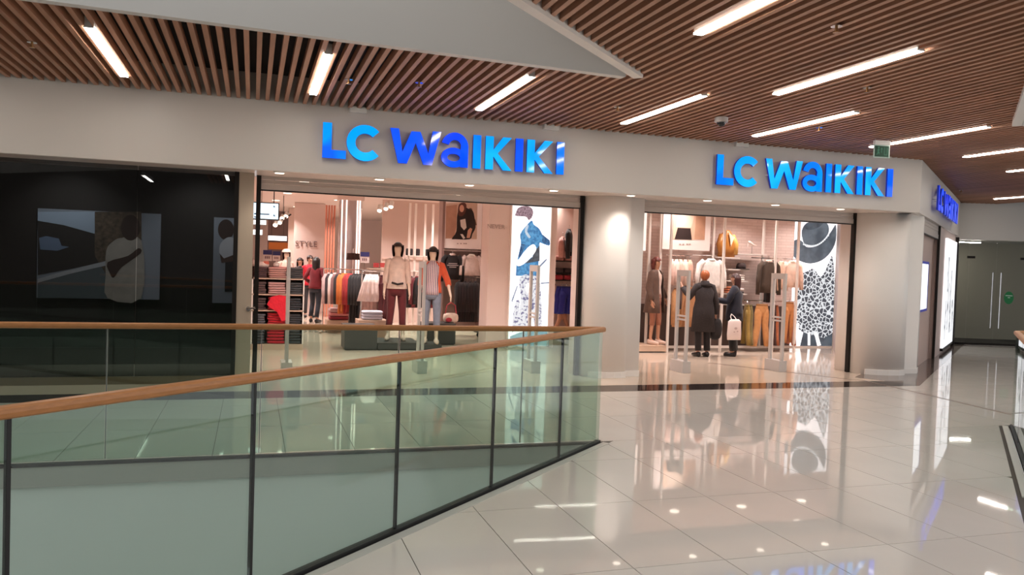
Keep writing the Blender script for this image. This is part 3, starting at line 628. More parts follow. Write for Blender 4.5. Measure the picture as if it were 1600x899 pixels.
# ------------------------------------------------------------------ security gates
def gate(label, x, y):
    t = thing('security_gate', label, 'security gate', (x, y, 0), group='security gates at the shop entrance')
    m = MB(); m.box(x-.075, x+.075, y-.21, y+.21, 0, .19); m.build('base', GREYP, t)
    for d in (-.165, .165): m = MB(); m.box(x-.02, x+.02, y+d-.03, y+d+.03, .19, 1.70); m.build('post', GREYP, t)
    m = MB(); m.box(x-.019, x+.019, y-.135, y+.135, 1.60, 1.70); m.build('top_bar', GREYP, t)
    for z in (.86, .92): m = MB(); m.box(x-.015, x+.015, y-.135, y+.135, z, z+.028); m.build('cross_bar', GREYP, t)
for lb, (x, y) in zip(('grey security gate seen edge-on beside the folded clothes shelves', 'grey security gate in front of the two mannequins', 'grey security gate in front of the bright denim poster',
                       'grey security gate beside the woman in the dark coat', 'grey security gate in front of the tan trousers'), ((.50, 12.0), (2.48, 12.1), (4.27, 12.0), (6.86, 11.85), (8.74, 11.85))): gate(lb, x, y)

# ------------------------------------------------------------------ backlit posters
WHT = emis('backlit_white', (246, 248, 252), .95)
def lightbox(label, x0, y0, x1, y1, Y, d, loc=None):
    t = thing('lightbox_poster', label, 'lightbox', at((x0+x1)/2, y1, Y)); m = MB(); r = panel(m, x0, y0, x1, y1, Y, d); m.build('light_panel', WHT, t)
    f = MB(); f.box(r[0]-.02, r[0], Y-.01, Y+d, r[2]-.02, r[3]+.02); f.build('frame_side', POSTM, t); f = MB(); f.box(r[1], r[1]+.02, Y-.01, Y+d, r[2]-.02, r[3]+.02); f.build('frame_side', POSTM, t)
    f = MB(); f.box(r[0]-.02, r[1]+.02, Y-.01, Y+d, r[2]-.04, r[2]); f.build('frame_bottom', POSTM, t); return t
def backlit(name, c1, c2, scale=10, e=.85, lo=.4, hi=.6, vor=False):
    m = bpy.data.materials.new(name); m.use_nodes = True; N = m.node_tree.nodes; Lk = m.node_tree.links; b = N['Principled BSDF']; b.inputs['Base Color'].default_value = (.02, .02, .02, 1); b.inputs['Roughness'].default_value = .3
    tc = N.new('ShaderNodeTexCoord'); nz = N.new('ShaderNodeTexVoronoi' if vor else 'ShaderNodeTexNoise'); nz.inputs['Scale'].default_value = scale
    rp = N.new('ShaderNodeValToRGB'); rp.color_ramp.elements[0].position = lo; rp.color_ramp.elements[1].position = hi; rp.color_ramp.elements[0].color = lin(c1); rp.color_ramp.elements[1].color = lin(c2)
    if vor: nz.feature = 'DISTANCE_TO_EDGE'
    else: nz.inputs['Detail'].default_value = 5
    Lk.new(tc.outputs['Object'], nz.inputs['Vector']); Lk.new(nz.outputs[0], rp.inputs[0]); Lk.new(rp.outputs[0], b.inputs['Emission Color']); b.inputs['Emission Strength'].default_value = e
    return m
DEN = backlit('print_denim', (62, 128, 186), (104, 176, 226), 16); DEN2 = backlit('print_denim_dark', (44, 80, 124), (80, 130, 178), 22)
SCARF = backlit('print_scarf', (190, 160, 170), (120, 92, 104), 30); PATT = backlit('print_pattern', (120, 116, 156), (248, 248, 252), 17, .9, .40, .50)
PLINE = backlit('print_line_blue', (116, 132, 160), (160, 174, 196), 8)
YD = 15.40; D = YD-.004
t = lightbox('tall backlit poster of a person in a blue denim jacket', 797, 321, 858, 541, YD, .05)
flat('print', [(806, 333), (810, 325), (820, 322), (829, 324), (833, 331), (831, 340), (826, 344), (822, 339), (812, 338), (805, 337)], D, SCARF, t)
flat('print', [(823, 352), (831, 345), (834, 351), (842, 357), (847, 366), (852, 374), (859, 378), (858, 384), (848, 381), (843, 380), (843, 392), (838, 397), (836, 402), (826, 399), (817, 406), (808, 412), (811, 395), (814, 380), (813, 366)], D-.002, DEN, t)
flat('print', [(807, 412), (836, 400), (842, 404), (840, 432), (806, 431)], D-.002, DEN, t)
flat('print', [(836, 392), (843, 384), (843, 408), (820, 412), (832, 402)], D-.004, backlit('print_charcoal', (70, 72, 80), (104, 108, 116), 12), t)
flat('print', [(811, 405), (817, 396), (826, 386), (834, 382), (838, 390), (830, 402), (818, 413), (809, 416), (806, 408)], D-.006, WHT, t)
flat('print', [(814, 381), (821, 382), (816, 396), (810, 404)], D-.008, DEN2, t)
flat('print', [(848, 367), (859, 376), (858, 384), (847, 379)], D-.008, DEN2, t)
flat('print', [(823, 352), (820, 362), (826, 372), (829, 370), (824, 362), (826, 353)], D-.009, backlit('print_seam', (200, 220, 240), (225, 236, 248), 8), t)
flat('print', [(812, 433), (840, 433), (846, 470), (846, 510), (836, 512), (828, 470), (824, 512), (808, 514), (814, 470)], D-.002, PATT, t)
flat('print', ell(826, 450, 5, 8), D-.005, WHT, t); flat('print', [(801, 495), (806, 470), (812, 468), (810, 512), (800, 520)], D-.001, PATT, t)
for pp in ([(799, 470), (808, 446), (809, 448), (800, 474)], [(838, 420), (854, 404), (855, 406), (839, 423)], [(845, 442), (858, 441), (858, 443), (845, 444)]): flat('print', pp, D-.001, PLINE, t)
flat('print', [(797, 526), (812, 520), (830, 516), (857, 518), (857, 541), (797, 541)], D-.001, backlit('print_water', (176, 206, 226), (226, 238, 246), 6), t)
YH = 15.52; D = YH-.004
t = lightbox('tall backlit poster of a grey hat and leopard print dress', 1231, 345, 1304, 541, YH, .05)
GH = backlit('print_felt', (84, 92, 102), (112, 122, 132), 3); GH2 = backlit('print_felt_dark', (66, 74, 84), (92, 102, 112), 4); LEO = backlit('print_leopard', (244, 246, 250), (76, 80, 90), 10.5, .9, .075, .115, True)
flat('print', [(1236, 390), (1238, 379), (1246, 374), (1254, 378), (1260, 386), (1275, 385), (1289, 375), (1300, 360), (1306, 352), (1306, 376), (1298, 394), (1284, 407), (1266, 412), (1250, 408), (1240, 401)], D-.0, GH, t)
flat('print', [(1253, 360), (1260, 349), (1275, 346), (1292, 349), (1295, 362), (1288, 374), (1275, 384), (1260, 385), (1254, 374)], D-.002, GH, t)
flat('print', ell(1272, 351, 15, 7, rot=-.35), D-.004, GH2, t)
PEARL = backlit('print_pearl', (236, 238, 242), (255, 255, 255), 8, 1.)
for i in range(15):
    u = i/14; flat('print', ell(1256+38*u, 382+6*sin(pi*u*.75)-18*u**2.2, 1.5, 1.5, 8), D-.006, PEARL, t)
flat('print', [(1251, 432), (1262, 424), (1271, 420), (1279, 430), (1284, 432), (1291, 420), (1302, 404), (1302, 520), (1252, 518), (1249, 505), (1243, 504), (1244, 470)], D-.003, LEO, t)
flat('print', [(1256, 516), (1302, 519), (1302, 541), (1250, 541)], D-.002, GH2, t); flat('print', [(1272, 520), (1277, 520), (1283, 540), (1277, 541)], D-.004, WHT, t); flat('print', [(1262, 520), (1266, 520), (1266, 540), (1262, 540)], D-.004, WHT, t)
# side lightbox and side screen
def sidepanel(name, t, a, b, off, z0, z1, th, m_): mb = MB(); mb.wallseg(side(a, off), side(b, off), z0, z1, th); return mb.build(name, m_, t)
t = thing('lightbox_poster', 'bright backlit poster on the oblique side front, seen at a sharp angle', 'lightbox', (*side(6.6, 0), .1))
sidepanel('light_panel', t, 5.45, 8.1, .0, .12, 2.62, .045, WHT); sidepanel('frame_bottom', t, 5.4, 8.15, -.01, .06, .12, .065, DKMET)
SKE = backlit('print_sketch', (120, 124, 132), (240, 242, 246), 5, .9, .40, .48)
for k, (a, b, z0, z1) in enumerate(((5.6, 5.9, .3, 1.2), (6.1, 6.5, .5, 1.6), (6.7, 7.1, .4, 1.9), (5.8, 6.2, 1.4, 2.2), (7.4, 7.8, .4, 1.2))): sidepanel('print', t, a, b, -.004, z0, z1, .003, SKE)
t = thing('glowing_screen', 'white glowing screen with blue frame on the rose wall', 'screen', (*side(1.9, .1), 1.1))
sidepanel('frame', t, 1.12, 2.75, .085, 1.06, 2.02, .05, mat('frame_blue', (40, 46, 150), .3, emit=.2, ecol=(50, 60, 220))); sidepanel('screen', t, 1.16, 2.55, .078, 1.11, 1.97, .006, emis('screen_white', (250, 252, 255), 1.1))

# ------------------------------------------------------------------ garments
def garment_top(label, pos, w, h, rz, c, sleeve=.55, depth=.11, cat='top', accent=None, group=None, flare=1., collar=True, name='hanging_garment'):
    t = thing(name, label, cat, pos, rz, group); f = fab(c); hw = w/2; sh = -.10
    m = MB(); R = [(0, 0, -h, hw*flare*.94, depth*.62), (0, 0, -h*.75, hw*.88*(1+(flare-1)*.6), depth*.6), (0, 0, -h*.5, hw*.82, depth*.58), (0, 0, -h*.28, hw*.84, depth*.56), (0, 0, sh-.06, hw*.84, depth*.5), (0, 0, sh, hw*.7, depth*.42), (0, 0, -.055, hw*.34, depth*.36)]
    R = R[::-1]; m.rings(R, 28, .09, 5+int(random.random()*3), random.random()*6); m.build('body', f, t, True, True)
    if sleeve:
        for s in (-1, 1):
            m = MB(); m.tube([(s*hw*.60, 0, sh+.01), (s*hw*.95, 0, sh-.07), (s*hw*1.10, -.01, sh-.16-sleeve*.3), (s*hw*1.15, -.02, sh-.12-sleeve)], [(.05, .06), (.065, .06), (.06, .05), (.05, .042)], 10); m.build('sleeve', f, t, True, True)
    if collar:
        m = MB(); m.rings([(0, 0, -.08, hw*.42, depth*.45), (0, 0, -.03, hw*.27, depth*.36)], 16); m.build('collar', fab(accent or [min(255, v*1.12+8) for v in c]), t, True, True)
    m = MB(); m.tube([(0, 0, -.04), (0, 0, .02), (.015, 0, .045), (0, 0, .06)], .004, 6); m.build('hanger_hook', CHROME, t, True)
    return t
def garment_legs(label, pos, w, h, rz, c, cat='trousers', depth=.09, group=None, spread=.12, short=False, name='hanging_trousers'):
    t = thing(name, label, cat, pos, rz, group); f = fab(c); hw = w/2
    m = MB(); m.rings([(0, 0, 0, hw*.8, depth*.5), (0, 0, -.05, hw*.84, depth*.55), (0, 0, -.15, hw*.96, depth*.66), (0, 0, -.26, hw*.86, depth*.45)], 20, .02, 5); m.build('seat', f, t, True, True)
    for s in (-1, 1):
        m = MB(); m.rings([(s*hw*.44, 0, -.10, hw*.44, depth*.52), (s*hw*.47, 0, -.2, hw*.53, depth*.70), (s*hw*.52, 0, -.5*h, hw*.44, depth*.6), (s*(hw*.55+spread*.5), 0, -.8*h, hw*.42, depth*.55), (s*(hw*.55+spread), 0, -h, hw*.44, depth*.55)], 14, .07, 3, s); m.build('leg', f, t, True, True)
    m = MB(); m.rings([(0, 0, .012, hw*.81, depth*.52), (0, 0, -.03, hw*.82, depth*.54)], 20); m.build('waistband', fab([v*.82 for v in c]), t, True, True)
    m = MB(); m.tube([(0, 0, 0), (0, 0, .06), (.015, 0, .085), (0, 0, .10)], .004, 6); m.build('hanger_hook', CHROME, t, True)
    return t
def garment_skirt(label, pos, w, h, rz, c, group=None, k=11, fold=.18, top=.55, name='hanging_skirt'):
    t = thing(name, label, 'skirt', pos, rz, group); f = fab(c); hw = w/2
    m = MB(); m.rings([(0, 0, 0, hw*top, .05), (0, 0, -h*.3, hw*(top+.2), .07), (0, 0, -h*.65, hw*.9, .09), (0, 0, -h, hw, .10)], 66, fold, k); m.build('pleats', f, t, True, True)
    m = MB(); m.rings([(0, 0, .02, hw*top*.98, .048), (0, 0, -.05, hw*(top+.03), .055)], 24); m.build('waistband', fab([min(255, v*1.08+5) for v in c]), t, True, True)
    m = MB(); m.tube([(0, 0, 0), (0, 0, .06), (.015, 0, .085), (0, 0, .10)], .004, 6); m.build('hanger_hook', CHROME, t, True)
    return t
FOLD = {}
def folded(label, x, y, z, w, d, h, c, group, rz=0., cat='folded clothes', name='folded_garment'):
    key = tuple(c)
    if key not in FOLD:
        m = MB(); m.ball((0, 0, .5), (.5, .5, .5), 20, 8, e=.35); FOLD[key] = m.mesh('folded_garment', fab(c), smooth=True)
    o = bpy.data.objects.new(name, FOLD[key]); col.objects.link(o); o.location = (x, y, z); o.scale = (w, d, h); o.rotation_euler.z = rz
    return props(o, label, cat, group)
def rack(label, x0, x1, y0, y1, z, feet=True, name='clothes_rack', m_=None):
    t = thing(name, label, 'clothes rack', ((x0+x1)/2, (y0+y1)/2, 0)); m_ = m_ or CHROME
    m = MB(); m.tube([(x0, y0, z), (x1, y1, z)], .014, 8); m.build('rail', m_, t)
    for x, y in ((x0, y0), (x1, y1)):
        m = MB(); m.tube([(x, y, .0), (x, y, z)], .014, 8); m.build('post', m_, t)
        d = Vector((y1-y0, x0-x1)).normalized()*.22; m = MB(); m.tube([(x-d.x, y-d.y, .015), (x+d.x, y+d.y, .015)], .014, 8); m.build('foot', m_, t)
    return t

# ------------------------------------------------------------------ figures
def skinmesh(name, V, E_, Rr, m_, sub=1):
    me = bpy.data.meshes.new(name); me.from_pydata(V, E_, []); o = bpy.data.objects.new(name, me); col.objects.link(o)
    md = o.modifiers.new('s', 'SKIN'); md.use_smooth_shade = True; sv = me.skin_vertices[0].data
    for i, r in enumerate(Rr): sv[i].radius = (r if isinstance(r, tuple) else (r, r)); sv[i].use_root = (i == 0)
    sd = o.modifiers.new('u', 'SUBSURF'); sd.levels = sub; sd.render_levels = sub
    dg = bpy.context.evaluated_depsgraph_get(); dg.update(); ev = o.evaluated_get(dg); out = bpy.data.meshes.new_from_object(ev)
    bpy.data.objects.remove(o); out.name = name
    out.materials.clear(); out.materials.append(m_); return out
def put(name, me, parent): o = bpy.data.objects.new(name, me); col.objects.link(o); o.parent = parent; return o
def joints(H, over=None):
    J = dict(pel=(0, 0, .95), spi=(0, 0, 1.12), che=(0, 0, 1.30), nkb=(0, .01, 1.43), nek=(0, 0, 1.49), jaw=(0, -.03, 1.535), hed=(0, -.015, 1.60), top=(0, -.005, 1.66),
             shL=(.15, 0, 1.385), elL=(.195, .03, 1.10), wrL=(.215, -.04, .87), shR=(-.15, 0, 1.385), elR=(-.195, .03, 1.10), wrR=(-.215, -.04, .87),
             hiL=(.085, 0, .90), knL=(.095, -.015, .50), anL=(.095, .02, .09), toL=(.11, -.14, .03), hiR=(-.085, 0, .90), knR=(-.095, -.015, .50), anR=(-.095, .02, .09), toR=(-.11, -.14, .03))
    J.update(over or {}); k = H/1.7
    return {a: Vector(b)*k for a, b in J.items()}
def figure(name, label, cat, loc, rz, H, skin, over=None, face=False, group=None, barefoot=False):
    J = joints(H, over); k = H/1.7; t = thing(name, label, cat, loc, rz, group)
    order = ['pel', 'spi', 'che', 'nkb', 'nek', 'jaw', 'hed', 'top', 'shL', 'elL', 'wrL', 'shR', 'elR', 'wrR', 'hiL', 'knL', 'anL', 'toL', 'hiR', 'knR', 'anR', 'toR']
    rad = dict(pel=(.12, .09), spi=(.10, .075), che=(.115, .08), nkb=(.07, .06), nek=.048, jaw=.058, hed=.078, top=.055, shL=.05, elL=.036, wrL=.024, hiL=.082, knL=.05, anL=.033, toL=.028)
    for a in ('sh', 'el', 'wr', 'hi', 'kn', 'an', 'to'): rad[a+'R'] = rad[a+'L']
    V = [tuple(J[a]) for a in order]; ix = {a: i for i, a in enumerate(order)}
    Rr = [tuple(x*k for x in (rad[a] if isinstance(rad[a], tuple) else (rad[a],)*2)) for a in order]
    Ed = [('pel', 'spi'), ('spi', 'che'), ('che', 'nkb'), ('nkb', 'nek'), ('nek', 'jaw'), ('jaw', 'hed'), ('hed', 'top'), ('che', 'shL'), ('shL', 'elL'), ('elL', 'wrL'), ('che', 'shR'), ('shR', 'elR'), ('elR', 'wrR'), ('pel', 'hiL'), ('hiL', 'knL'), ('knL', 'anL'), ('anL', 'toL'), ('pel', 'hiR'), ('hiR', 'knR'), ('knR', 'anR'), ('anR', 'toR')]
    E_ = [(ix[a], ix[b]) for a, b in Ed]
    for sd_ in ('L', 'R'):                       # palm and five fingers
        wv = J['wr'+sd_]; dr = (wv-J['el'+sd_]).normalized(); sgn = 1 if sd_ == 'L' else -1; ac = dr.cross(Vector((sgn, 0, 0))).normalized()
        if ac.length < .1: ac = Vector((0, -1, 0))
        pi_ = len(V); pm = wv+dr*.06*k; V.append(tuple(pm)); Rr.append((.026*k, .020*k)); E_.append((ix['wr'+sd_], pi_))
        for fi, ln in enumerate((.065, .078, .082, .075, .058)):
            off = ac*((fi-2)*.017*k) if fi else ac*(-.04*k); b0 = pm+off+dr*(.03*k if fi else .0); b1 = b0+dr*ln*.55*k-Vector((sgn*.008*k, 0, 0)); b2 = b1+dr*ln*.4*k-Vector((sgn*.014*k, 0, 0)); j0 = len(V)
            V += [tuple(b0), tuple(b1), tuple(b2)]; Rr += [(.0095*k,)*2, (.0088*k,)*2, (.0075*k,)*2]; E_ += [(pi_, j0), (j0, j0+1), (j0+1, j0+2)]
    if face:
        nb = len(V); V.append(tuple(J['hed']+Vector((0, -.098*k, -.012*k)))); Rr.append((.012*k,)*2); E_.append((ix['hed'], nb))
    body = put('body', skinmesh('body', V, E_, Rr, skin), t)
    if face:
        for s in (-1, 1):
            m = MB(); m.ball(J['hed']+Vector((s*.03*k, -.074*k, .008*k)), .010*k, 8, 5); m.build('eye', mat('eye_dark', (30, 22, 20), .2), t, True, True)
            m = MB(); m.ball(J['hed']+Vector((s*.08*k, .0, -.005*k)), (.010*k, .02*k, .03*k), 8, 5); m.build('ear', skin, t, True, True)
        m = MB(); m.ball(J['hed']+Vector((0, -.072*k, -.052*k)), (.024*k, .01*k, .007*k), 8, 5); m.build('mouth', mat('lip', (150, 80, 76), .5), t, True, True)
    return t, J, k
def hair(t, J, k, c, style='short', fringe=.30):
    h = J['hed']; m = MB(); f = mat('hair_%d_%d_%d' % tuple(c), c, .45, bump=.4, bscale=60, var=.2, vscale=30)
    m.ball(h+Vector((0, .012, .012))*k, (.089*k, .099*k, .103*k), 22, 14, keep=lambda ph, th: not (sin(th)*cos(ph) < -.30 and sin(ph) < fringe) and (sin(ph) > -.55 or sin(th) > -.1)); m.build('hair', f, t, True, True)
    if style in ('bob', 'long'):
        L = .20 if style == 'bob' else .38; m = MB(); vs = []; fs = []; n = 17
        for i in range(6):
            u = i/5; q = (.088, .093, .092, .088, .082, .072)[i]
            for j in range(n):
                a = radians(-6+192*j/(n-1)); vs.append(h+Vector((cos(a)*q, sin(a)*(q+.008)+.012, .06-L*u))*k)
        for i in range(5): fs += [(i*n+j, i*n+j+1, (i+1)*n+j+1, (i+1)*n+j) for j in range(n-1)]
        m.add(vs, fs); o = m.build('hair_length', f, t, True, True); md = o.modifiers.new('thick', 'SOLIDIFY'); md.thickness = .012*k; md.offset = -1
def upper(t, J, k, c, hem, name='top', slv='wr', loose=1., m_=None, flare=1.):   # shirt / jacket: body and two sleeves
    f = m_ or fab(c); m = MB(); zc, zs = J['che'].z, J['spi'].z; p = J['pel']; ch = J['che']; sp = J['spi']; nb = J['nkb']
    hz = hem*k
    R = [(p.x, p.y, hz, .165*k*loose*flare, .125*k*loose*flare)]
    if hz < p.z-.02: R += [(p.x, p.y, p.z, .160*k*loose, .120*k*loose)]
    R += [(sp.x, sp.y, sp.z, .132*k*loose, .102*k*loose), (ch.x, ch.y, ch.z-.02*k, .152*k*loose, .115*k*loose), (ch.x, ch.y, ch.z+.06*k, .160*k, .10*k), (nb.x, nb.y, nb.z-.025*k, .12*k, .085*k), (nb.x, nb.y, nb.z+.03*k, .062*k, .062*k)]
    m.rings(R[::-1], 24, .03, 6); m.build(name, f, t, True, True)
    for s in ('L', 'R'):
        a, b, c_ = J['sh'+s], J['el'+s], J['wr'+s]; q = m = MB(); end = c_ if slv == 'wr' else (b+(c_-b)*slv if not isinstance(slv, str) else b)
        m.tube([a+Vector((-a.x*.25, 0, .0)), a, (a+b)/2, b, (b+end)/2, end], [.055*k*loose, .058*k*loose, .053*k*loose, .048*k*loose, .045*k*loose, .040*k*loose], 12); m.build('sleeve', f, t, True, True)
def lower(t, J, k, c, name='trousers', end='an', loose=1., m_=None):
    f = m_ or fab(c); p = J['pel']; m = MB(); m.rings([(p.x, p.y, p.z+.09*k, .126*k, .10*k), (p.x, p.y, p.z, .150*k, .115*k), (p.x, p.y, p.z-.10*k, .166*k, .118*k), (p.x, p.y, p.z-.17*k, .158*k, .105*k)], 22); m.build(name, f, t, True, True)
    for s in ('L', 'R'):
        a, b, c_ = J['hi'+s], J['kn'+s], J['an'+s]; m = MB(); e = b+(c_-b)*(end if not isinstance(end, str) else .93)
        m.tube([a+Vector((0, 0, -.02*k)), (a+b)/2, b, (b+e)/2, e], [.086*k*loose, .078*k*loose, .064*k*loose, .060*k*loose, .058*k*loose], 14); m.build('leg_cloth', f, t, True, True)
def shoes(t, J, k, c, heel=0.):
    for s in ('L', 'R'):
        a, b = J['an'+s], J['to'+s]; m = MB(); d = (b-a); d.z = 0; d.normalize()
        m.tube([Vector((a.x, a.y, .05*k))-d*.05*k, Vector((a.x, a.y, .052*k)), Vector(((a.x+b.x)/2, (a.y+b.y)/2, .042*k)), Vector((b.x, b.y, .03*k))+d*.03*k], [(.034*k, .05*k), (.044*k, .052*k), (.046*k, .042*k), (.03*k, .028*k)], 12); m.build('shoe', mat('leather_%d_%d_%d' % tuple(c), c, .35), t, True, True)
def coat(t, J, k, c, hem, name='coat', flare=1.15, m_=None, openf=False):
    upper(t, J, k, c, hem, name, 'wr', 1.36, m_, flare)

# ------------------------------------------------------------------ mannequins on the dark podiums
MSK = mat('mannequin_skin', (222, 196, 176), .45); SKIN = mat('skin', (206, 156, 132), .5, var=.05)
DKP = mat('podium_charcoal', (62, 60, 58), .5)
def podium(label, x0, x1, Y0, Y1, h, m_):
    a = at(x0, 545, Y0).x; b = at(x1, 545, Y0).x; t = thing('podium', label, 'podium', ((a+b)/2, (Y0+Y1)/2, 0))
    m = MB(); m.box(a, b, Y0, Y1, .02, h-.012); m.build('box', m_, t); m = MB(); m.box(a-.004, b+.004, Y0-.004, Y1, h-.012, h); m.build('top_board', m_, t); m = MB(); m.box(a+.02, b-.02, Y0+.02, Y1-.02, 0, .02); m.build('plinth', BLACK, t)
podium('tall charcoal display block left of the mannequins', 538, 589, 15.0, 15.62, .46, DKP)
podium('low charcoal platform under the two mannequins', 590, 656, 15.0, 16.0, .14, DKP)
podium('charcoal display block right of the mannequins', 662, 711, 15.95, 16.5, .44, DKP)
podium('low charcoal step under the mannequin in the orange jacket', 657, 690, 15.02, 15.7, .10, DKP)
STR = mat('cloth_stripes', (190, 170, 170), .8); N = STR.node_tree.nodes; Lk = STR.node_tree.links
tc = N.new('ShaderNodeTexCoord'); wv = N.new('ShaderNodeTexWave'); wv.inputs['Scale'].default_value = 9; rp = N.new('ShaderNodeValToRGB'); rp.color_ramp.interpolation = 'CONSTANT'
for p_, c_ in ((0, (80, 70, 110)), (.3, (220, 206, 204)), (.6, (176, 96, 96)), (.85, (226, 212, 208))):
    e = rp.color_ramp.elements.new(p_) if p_ not in (0,) else rp.color_ramp.elements[0]; e.color = lin(c_)
rp.color_ramp.elements.remove(rp.color_ramp.elements[-1]); Lk.new(tc.outputs['Object'], wv.inputs[0]); Lk.new(wv.outputs[0], rp.inputs[0]); Lk.new(rp.outputs[0], N['Principled BSDF'].inputs['Base Color'])
t, J, k = figure('mannequin', 'mannequin in pale blouse and maroon trousers on the low platform', 'mannequin', (at(620, 450, 15.5).x, 15.5, .14), radians(-6), 1.90, MSK, dict(anL=(.12, .0, .10), anR=(-.13, .02, .10), knL=(.105, -.03, .5), toL=(.14, -.13, .03), toR=(-.16, -.12, .03)))
upper(t, J, k, (226, 202, 190), .90, 'blouse', .45, 1.05); lower(t, J, k, (92, 26, 30), end=.72); shoes(t, J, k, (200, 176, 160)); hair(t, J, k, (44, 26, 24), 'bob', .2)
m = MB(); m.tube([J['pel']+Vector((.10, -.14, .05))*k, J['pel']+Vector((0, -.155, .03))*k, J['pel']+Vector((-.10, -.14, .06))*k], .018*k, 8); m.build('belt', fab((40, 26, 24)), t, True, True)
t, J, k = figure('mannequin', 'mannequin in orange jacket, striped shirt and blue jeans', 'mannequin', (at(675, 450, 15.3).x, 15.3, .10), radians(-14), 1.88, MSK, dict(elL=(.27, .02, 1.11), wrL=(.32, -.10, .90), anL=(.10, -.06, .10), toL=(.12, -.2, .03), knL=(.10, -.06, .5)))
upper(t, J, k, (196, 178, 178), .86, 'shirt', 0.02, .98, STR); lower(t, J, k, (112, 118, 132), end=.6)
J2 = dict(J); f = fab((204, 84, 48)); m = MB()
R = [(.90, .175, .135), (1.12, .15, .12), (1.28, .168, .125), (1.38, .155, .105), (1.45, .08, .075)]; vs = []; fs = []; n = 19
for z, rx, ry in R[::-1]:
    for j in range(n): a = radians(-42+264*j/(n-1)); vs.append(Vector((cos(a)*rx, sin(a)*ry, z))*k)
for i in range(4): fs += [(i*n+j, (i+1)*n+j, (i+1)*n+j+1, i*n+j+1) for j in range(n-1)]
m.add(vs, fs); o = m.build('jacket', f, t, True, True); md = o.modifiers.new('thick', 'SOLIDIFY'); md.thickness = .012
for s in 'LR':
    a, b, c_ = J['sh'+s], J['el'+s], J['wr'+s]; m = MB(); e = b+(c_-b)*.35; m.tube([a*1.0+Vector((-a.x*.2, 0, 0)), a, (a+b)/2, b, e], [.062*k, .066*k, .060*k, .056*k, .052*k], 12); m.build('jacket_sleeve', f, t, True, True)
shoes(t, J, k, (206, 180, 164)); hair(t, J, k, (40, 24, 22), 'bob', .05)

# ------------------------------------------------------------------ shelf unit with folded clothes (left)
YSH = 15.1; SHM = mat('shelf_wood', (196, 168, 148), .45)
xa, xb, xc, xd = at(393, 470, YSH).x, at(416, 470, YSH).x, at(449, 470, YSH).x, at(475, 470, YSH).x
zs = [at(430, y, YSH).z for y in (538, 509, 485, 460, 435)]
t = thing('shelf_unit', 'pale shelf unit filled with folded clothes at the left of the shop', 'shelf unit', ((xa+xd)/2, YSH+.2, 0))
m = MB(); m.box(xa, xd, YSH, YSH+.5, 0, zs[0]-.0); m.build('plinth', SHM, t)
for z in zs[1:]: m = MB(); m.box(xa, xd, YSH+.0, YSH+.5, z-.022, z); m.build('shelf', SHM, t)
for x in (xa, xc, xd-.02): m = MB(); m.box(x, x+.022, YSH+.0, YSH+.5, zs[0], zs[4]+.26 if x == xc else zs[4]); m.build('side_panel', POSTM, t)
m = MB(); m.box(xa, xd, YSH+.5, YSH+.52, 0, zs[4]+.2); m.build('back_panel', mat('shelf_back', (96, 70, 66), .6), t)
LV = ['on the lowest shelf', 'on the second shelf', 'on the third shelf', 'on the fourth shelf', 'on the top shelf']
COLS = [[(66, 68, 74), (92, 92, 98), (86, 66, 66), (98, 74, 74), (88, 60, 64)], [(190, 22, 40), (196, 22, 42), (206, 24, 44), (206, 160, 156), (206, 156, 148)], [(58, 60, 64), (44, 46, 52), (48, 50, 56), (66, 68, 72), (76, 74, 78)]]
CN = [['charcoal', 'grey', 'brown', 'taupe', 'plum'], ['dark red', 'red', 'bright red', 'pale pink', 'rose pink'], ['charcoal', 'black denim', 'dark denim', 'grey denim', 'dark grey']]
KN = ['folded left stack jumper', 'folded middle stack jumper', 'folded right stack jeans']
for ci, (x0, x1) in enumerate(((xa+.03, xb), (xb+.02, xc-.01), (xc+.03, xd-.03))):
    for lv in range(5):
        ht = (zs[lv+1]-zs[lv]-.05) if lv < 4 else .22; nf = 5; ht = ht*(1.0 if ci == 1 and lv < 3 else .9)
        for q in range(nf):
            jx = random.uniform(-.012, .012); c = [max(0, min(255, v*random.uniform(.97, 1.03))) for v in COLS[ci][lv]] if 0 else COLS[ci][lv]
            folded('%s %s %s of the shelf unit, %s up' % (CN[ci][lv], KN[ci], LV[lv], ON[q]), (x0+x1)/2+jx, YSH+.20, zs[lv]+q*ht/nf, (x1-x0)*random.uniform(.90, .97), .36, ht/nf*.985, c, 'folded clothes on the left shelf unit', random.uniform(-.03, .03))
# red jumper hanging loose over the shelf edge
m = MB(); a = at(418, 462, YSH-.03); b = at(446, 500, YSH-.03); m.add([at(417, 476, YSH-.02), at(424, 464, YSH-.03), at(436, 461, YSH-.03), at(447, 463, YSH-.02), at(447, 500, YSH-.03), at(440, 502, YSH-.035), at(433, 488, YSH-.03), at(424, 482, YSH-.03)], [(0, 1, 2, 3, 4, 5, 6, 7)])
o = m.build('draped_jumper', fab((210, 24, 46)), label='bright red jumper slipping over a shelf edge in the middle stack', cat='jumper'); md = o.modifiers.new('thick', 'SOLIDIFY'); md.thickness = .03
